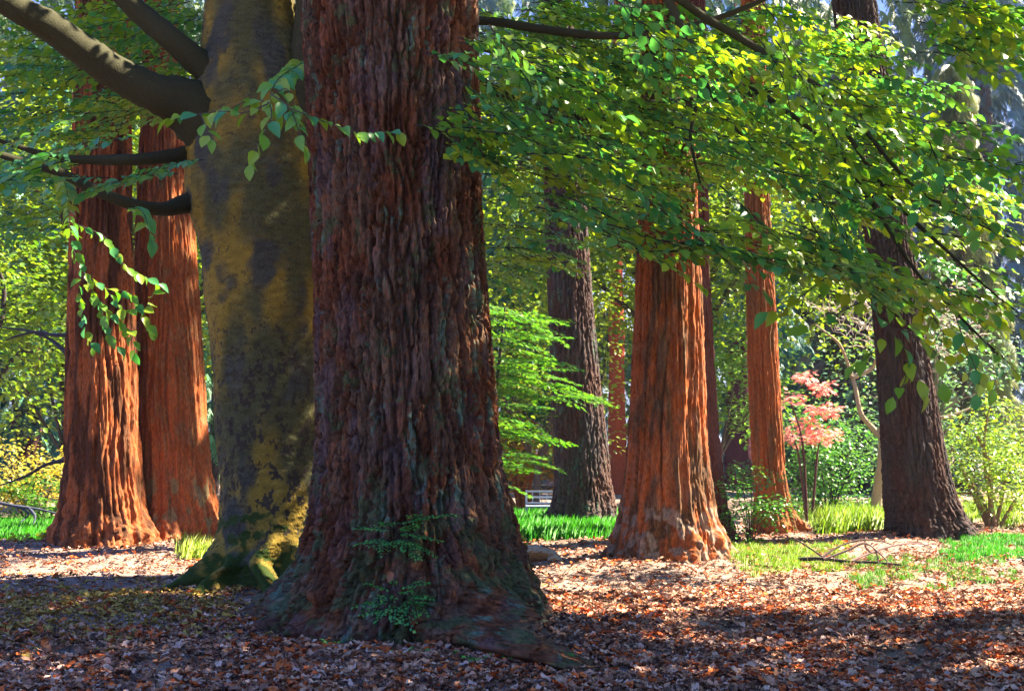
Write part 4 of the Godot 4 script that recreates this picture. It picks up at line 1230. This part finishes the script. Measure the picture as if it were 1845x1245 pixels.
func small_things() -> void:
	# seedlings at the foot of the great trunk
	var jade := tint(Color(0.05, 0.38, 0.11), Color(0.14, 0.48, 0.08))
	sprig("tiered green seedling growing from the bark of the massive trunk", [712, 990, 9.2], [
		[705, 955, 9.15, 640, 940, 9.1], [712, 958, 9.1, 760, 938, 9.0], [715, 945, 9.1, 820, 910, 9.0], [712, 960, 9.1, 795, 966, 8.95], [700, 975, 9.1, 642, 970, 9.0], [712, 975, 9.1, 785, 985, 8.95],
		[690, 975, 9.1, 690, 990, 8.85], [712, 970, 9.1, 755, 995, 8.85], [735, 940, 9.1, 760, 920, 8.95], [700, 950, 9.1, 690, 935, 8.9], [715, 972, 9.05, 740, 975, 8.8], [690, 970, 9.05, 670, 978, 8.8]], 0.03, jade)
	sprig("bushy green seedling at the foot of the massive trunk", [715, 1125, 9.0], [
		[700, 1085, 8.95, 640, 1082, 8.8], [705, 1065, 8.95, 660, 1045, 8.9], [712, 1060, 8.95, 700, 1035, 8.9], [720, 1060, 8.95, 770, 1042, 8.85], [722, 1075, 8.95, 780, 1070, 8.8], [715, 1085, 8.9, 770, 1100, 8.75],
		[705, 1085, 8.9, 680, 1110, 8.75], [712, 1090, 8.9, 715, 1115, 8.7], [725, 1095, 8.9, 745, 1130, 8.75], [715, 1070, 8.9, 740, 1060, 8.75], [700, 1070, 8.9, 690, 1075, 8.7], [700, 1095, 8.9, 650, 1100, 8.8], [730, 1085, 8.9, 760, 1080, 8.7]], 0.034, jade)
	for a in [[735, 1185, 8.4], [800, 1178, 8.5], [930, 1190, 8.3], [1000, 1180, 8.2], [480, 1115, 10.0], [610, 1150, 9.1], [860, 1190, 8.2]]:
		var g := P(a[0], HORIZON, a[2])
		g.y = gh(g.x, g.z)
		var root := thing("weed", "small green weed sprouting through the brown leaves before the massive trunk", "weed", g, "weeds before the massive trunk")
		var xf := []
		var col := []
		var s := Soup.new()
		for k in 4:
			var w := rng.randf() * TAU
			spray(g + Vector3(0, 0.015, 0), Vector3(cos(w), 0.55, sin(w)), 0.11, 0.045, xf, col, jade, s, g)
		part("stems", s.mesh(), M.wood, root)
		many("leaves", leaf_meshes[0], M.leaf, root, xf, col, "stuff")
	# a dry leaf caught over the lower seedling
	var dry := MeshInstance3D.new()
	dry.name = "dry_leaf"
	dry.mesh = leaf_mesh([0.0, 0.28, 0.36, 0.26, 0.0], 0.5, 0.2, 0.15, 21)
	dry.material_override = tone(Color(0.26, 0.09, 0.04), Color(0.2, 0.2, 0.2))
	add_child(dry)
	dry.transform = Transform3D(basis_of(Vector3(0.2, -1, 0.2), Vector3(0.9, 0.2, 1), 0.1), P(697, 1028, 8.85))
	dry.set_meta("label", "single curled brown leaf caught above the bushy seedling")
	dry.set_meta("category", "leaf")
	# fallen log and its stub
	for l in [["fallen_log", "half buried orange brown log with sunlight painted pale on its top beside flaring redwood", [[900, 1002, 15.5, 0.13], [935, 1001, 15.4, 0.13], [970, 999, 15.4, 0.125], [995, 1003, 15.4, 0.09], [1012, 1010, 15.4, 0.02]]],
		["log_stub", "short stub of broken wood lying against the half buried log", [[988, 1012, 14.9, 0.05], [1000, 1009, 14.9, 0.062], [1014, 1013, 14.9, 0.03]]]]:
		var s := Soup.new()
		var pts := []
		var rad := []
		for q in l[2]:
			pts.append(P(q[0], q[1], q[2]))
			rad.append(q[3])
		var at: Vector3 = pts[0]
		at.y = gh(at.x, at.z)
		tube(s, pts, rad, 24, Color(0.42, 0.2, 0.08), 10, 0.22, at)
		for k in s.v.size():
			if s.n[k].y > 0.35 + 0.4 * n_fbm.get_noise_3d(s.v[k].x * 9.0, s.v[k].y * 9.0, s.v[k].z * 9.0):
				s.c[k] = Color(0.5, 0.42, 0.34)  # sunlight on the upper side, painted as a pale colour
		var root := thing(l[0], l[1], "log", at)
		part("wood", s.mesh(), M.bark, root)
	# dead branches in the grass
	var dark := Color(0.07, 0.05, 0.045)
	stick("fallen_branch", "thin dead branch arching low over the bare strip of soil", "branch", [[[1486, 1006, 15.3], [1460, 988, 15.6], [1430, 972, 15.9], [1396, 980, 16.2]]], 0.014, 0.006, dark)
	stick("fallen_branch", "long dead branch bowed in a wide arch over the grass", "branch", [[[1478, 1008, 15.0], [1510, 986, 15.2], [1550, 973, 15.4], [1590, 976, 15.6], [1614, 984, 15.8]]], 0.016, 0.007, dark)
	stick("fallen_branch", "pale forked dead branch bending down into the grass", "branch", [[[1485, 1008, 14.8], [1530, 991, 14.8], [1556, 979, 14.8], [1576, 989, 14.7], [1583, 1010, 14.6], [1581, 1030, 14.5]], [[1576, 989, 14.7], [1594, 1005, 14.6], [1612, 1028, 14.5]]], 0.016, 0.007, Color(0.2, 0.15, 0.14))
	stick("fallen_branch", "straight dead branch sloping up towards the leaning fir", "branch", [[[1528, 1014, 14.8], [1570, 996, 15.2], [1612, 983, 15.6], [1650, 979, 16.0], [1674, 983, 16.2]], [[1570, 996, 15.2], [1560, 985, 15.1], [1562, 978, 15.0]]], 0.018, 0.007, Color(0.14, 0.09, 0.09))
	stick("fallen_branch", "thick dark bough lying flat beneath the arched dead branches", "branch", [[[1440, 1008, 15.2], [1480, 1007, 15.0], [1530, 1012, 14.8], [1580, 1014, 14.6], [1625, 1018, 14.4]]], 0.03, 0.012, Color(0.05, 0.045, 0.05))
	stick("fallen_branch", "slim bare twig lying in the short grass", "branch", [[[1470, 1036, 13.9], [1500, 1050, 13.3], [1530, 1062, 12.8], [1560, 1060, 12.6]]], 0.009, 0.004, dark)
	for k in 5:
		var px := 1455.0 + 48.0 * k
		var o := P(px, 1022, 14.3)
		var g := Vector3(o.x, gh(o.x, o.z), o.z)
		var root := thing("dry_stalk", "thin pale dry grass stalk standing before the fallen branches", "stalk", g, "dry stalks before the fallen branches")
		var s := Soup.new()
		tube(s, [g, g + Vector3(0.01, 0.12, 0), g + Vector3(rng.randf_range(-0.06, 0.06), rng.randf_range(0.2, 0.33), 0.02)], [0.004, 0.003, 0.002], 4, Color(0.4, 0.4, 0.2), 3, 0.0, g)
		part("stem", s.mesh(), M.wood, root)
	stick("fallen_branch", "curved grey dead branches lying in the grass under the flowering shrub", "branch", [[[-10, 905, 21.5], [25, 912, 21.5], [50, 925, 21.5], [35, 942, 21.3]], [[25, 912, 21.5], [70, 918, 21.5], [100, 925, 21.5]], [[50, 915, 21.5], [62, 930, 21.4], [58, 945, 21.3]]], 0.035, 0.012, Color(0.06, 0.07, 0.1))
	# bare low boughs of the dark redwood
	for l in [[[150, 822, 17.7], [115, 829, 17.9], [80, 838, 18.2], [45, 858, 18.5], [-10, 878, 18.8]], [[150, 660, 17.7], [118, 636, 17.9], [90, 612, 18.2], [50, 596, 18.5], [0, 590, 18.8]], [[150, 600, 17.7], [100, 604, 18.0], [60, 598, 18.4], [10, 612, 18.6]]]:
		var s := Soup.new()
		var pts := []
		var rad := []
		for k in l.size():
			pts.append(P(l[k][0], l[k][1], l[k][2]))
			rad.append(lerpf(0.045, 0.012, float(k) / (l.size() - 1)))
		tube(s, pts, rad, 7, Color(0.05, 0.045, 0.05), 5, 0.15, M.dark_root.position)
		part("bough", s.mesh(), M.wood, M.dark_root)
	# a grey bench far back
	var at := G(968, 24.6)
	var bench := thing("garden_bench", "pale grey slatted bench partly hidden behind the grey fir", "bench", at)
	var steel := stone(Color(0.62, 0.66, 0.72), 0.5)
	for k in 3:
		part("back_rail", box(Vector3(1.2, 0.035, 0.03)), steel, bench, Vector3(0.36, 0.68 - 0.13 * k, -0.2))
	for k in 2:
		part("post", box(Vector3(0.045, 0.72, 0.045)), steel, bench, Vector3(-0.24 + 1.2 * k, 0.34, -0.2 - 0.002))
		part("leg", box(Vector3(0.045, 0.36, 0.045)), steel, bench, Vector3(-0.24 + 1.2 * k, 0.16, 0.2))
	for k in 7:
		part("back_bar", box(Vector3(0.018, 0.26, 0.018)), steel, bench, Vector3(-0.1 + 0.16 * k, 0.55, -0.2))
	for k in 4:
		part("seat_slat", box(Vector3(1.24, 0.03, 0.08)), steel, bench, Vector3(0.36, 0.36, -0.13 + 0.1 * k))
	# low flowering plants
	var lime := tint(Color(0.36, 0.42, 0.03), Color(0.6, 0.55, 0.05))
	for a in [[45, 18.3, 0.6, "yellow green ground plants before the grass beside the dark redwood"], [95, 18.9, 0.35, "little yellow plant at the outer root of the dark redwood"], [925, 18.0, 0.5, "pale cream fern half hidden by the massive trunk"]]:
		shrub("ground_plant", a[3], "plant", G(a[0], a[1]), Vector3(a[2], 0.18, 0.4), 10, 240, 0.06, lime, leaf_meshes[0], M.leaf, 0.2, Color(0.1, 0.1, 0.04), 0.004, int(a[0]))

func box(size: Vector3) -> BoxMesh:
	var b := BoxMesh.new()
	b.size = size
	return b
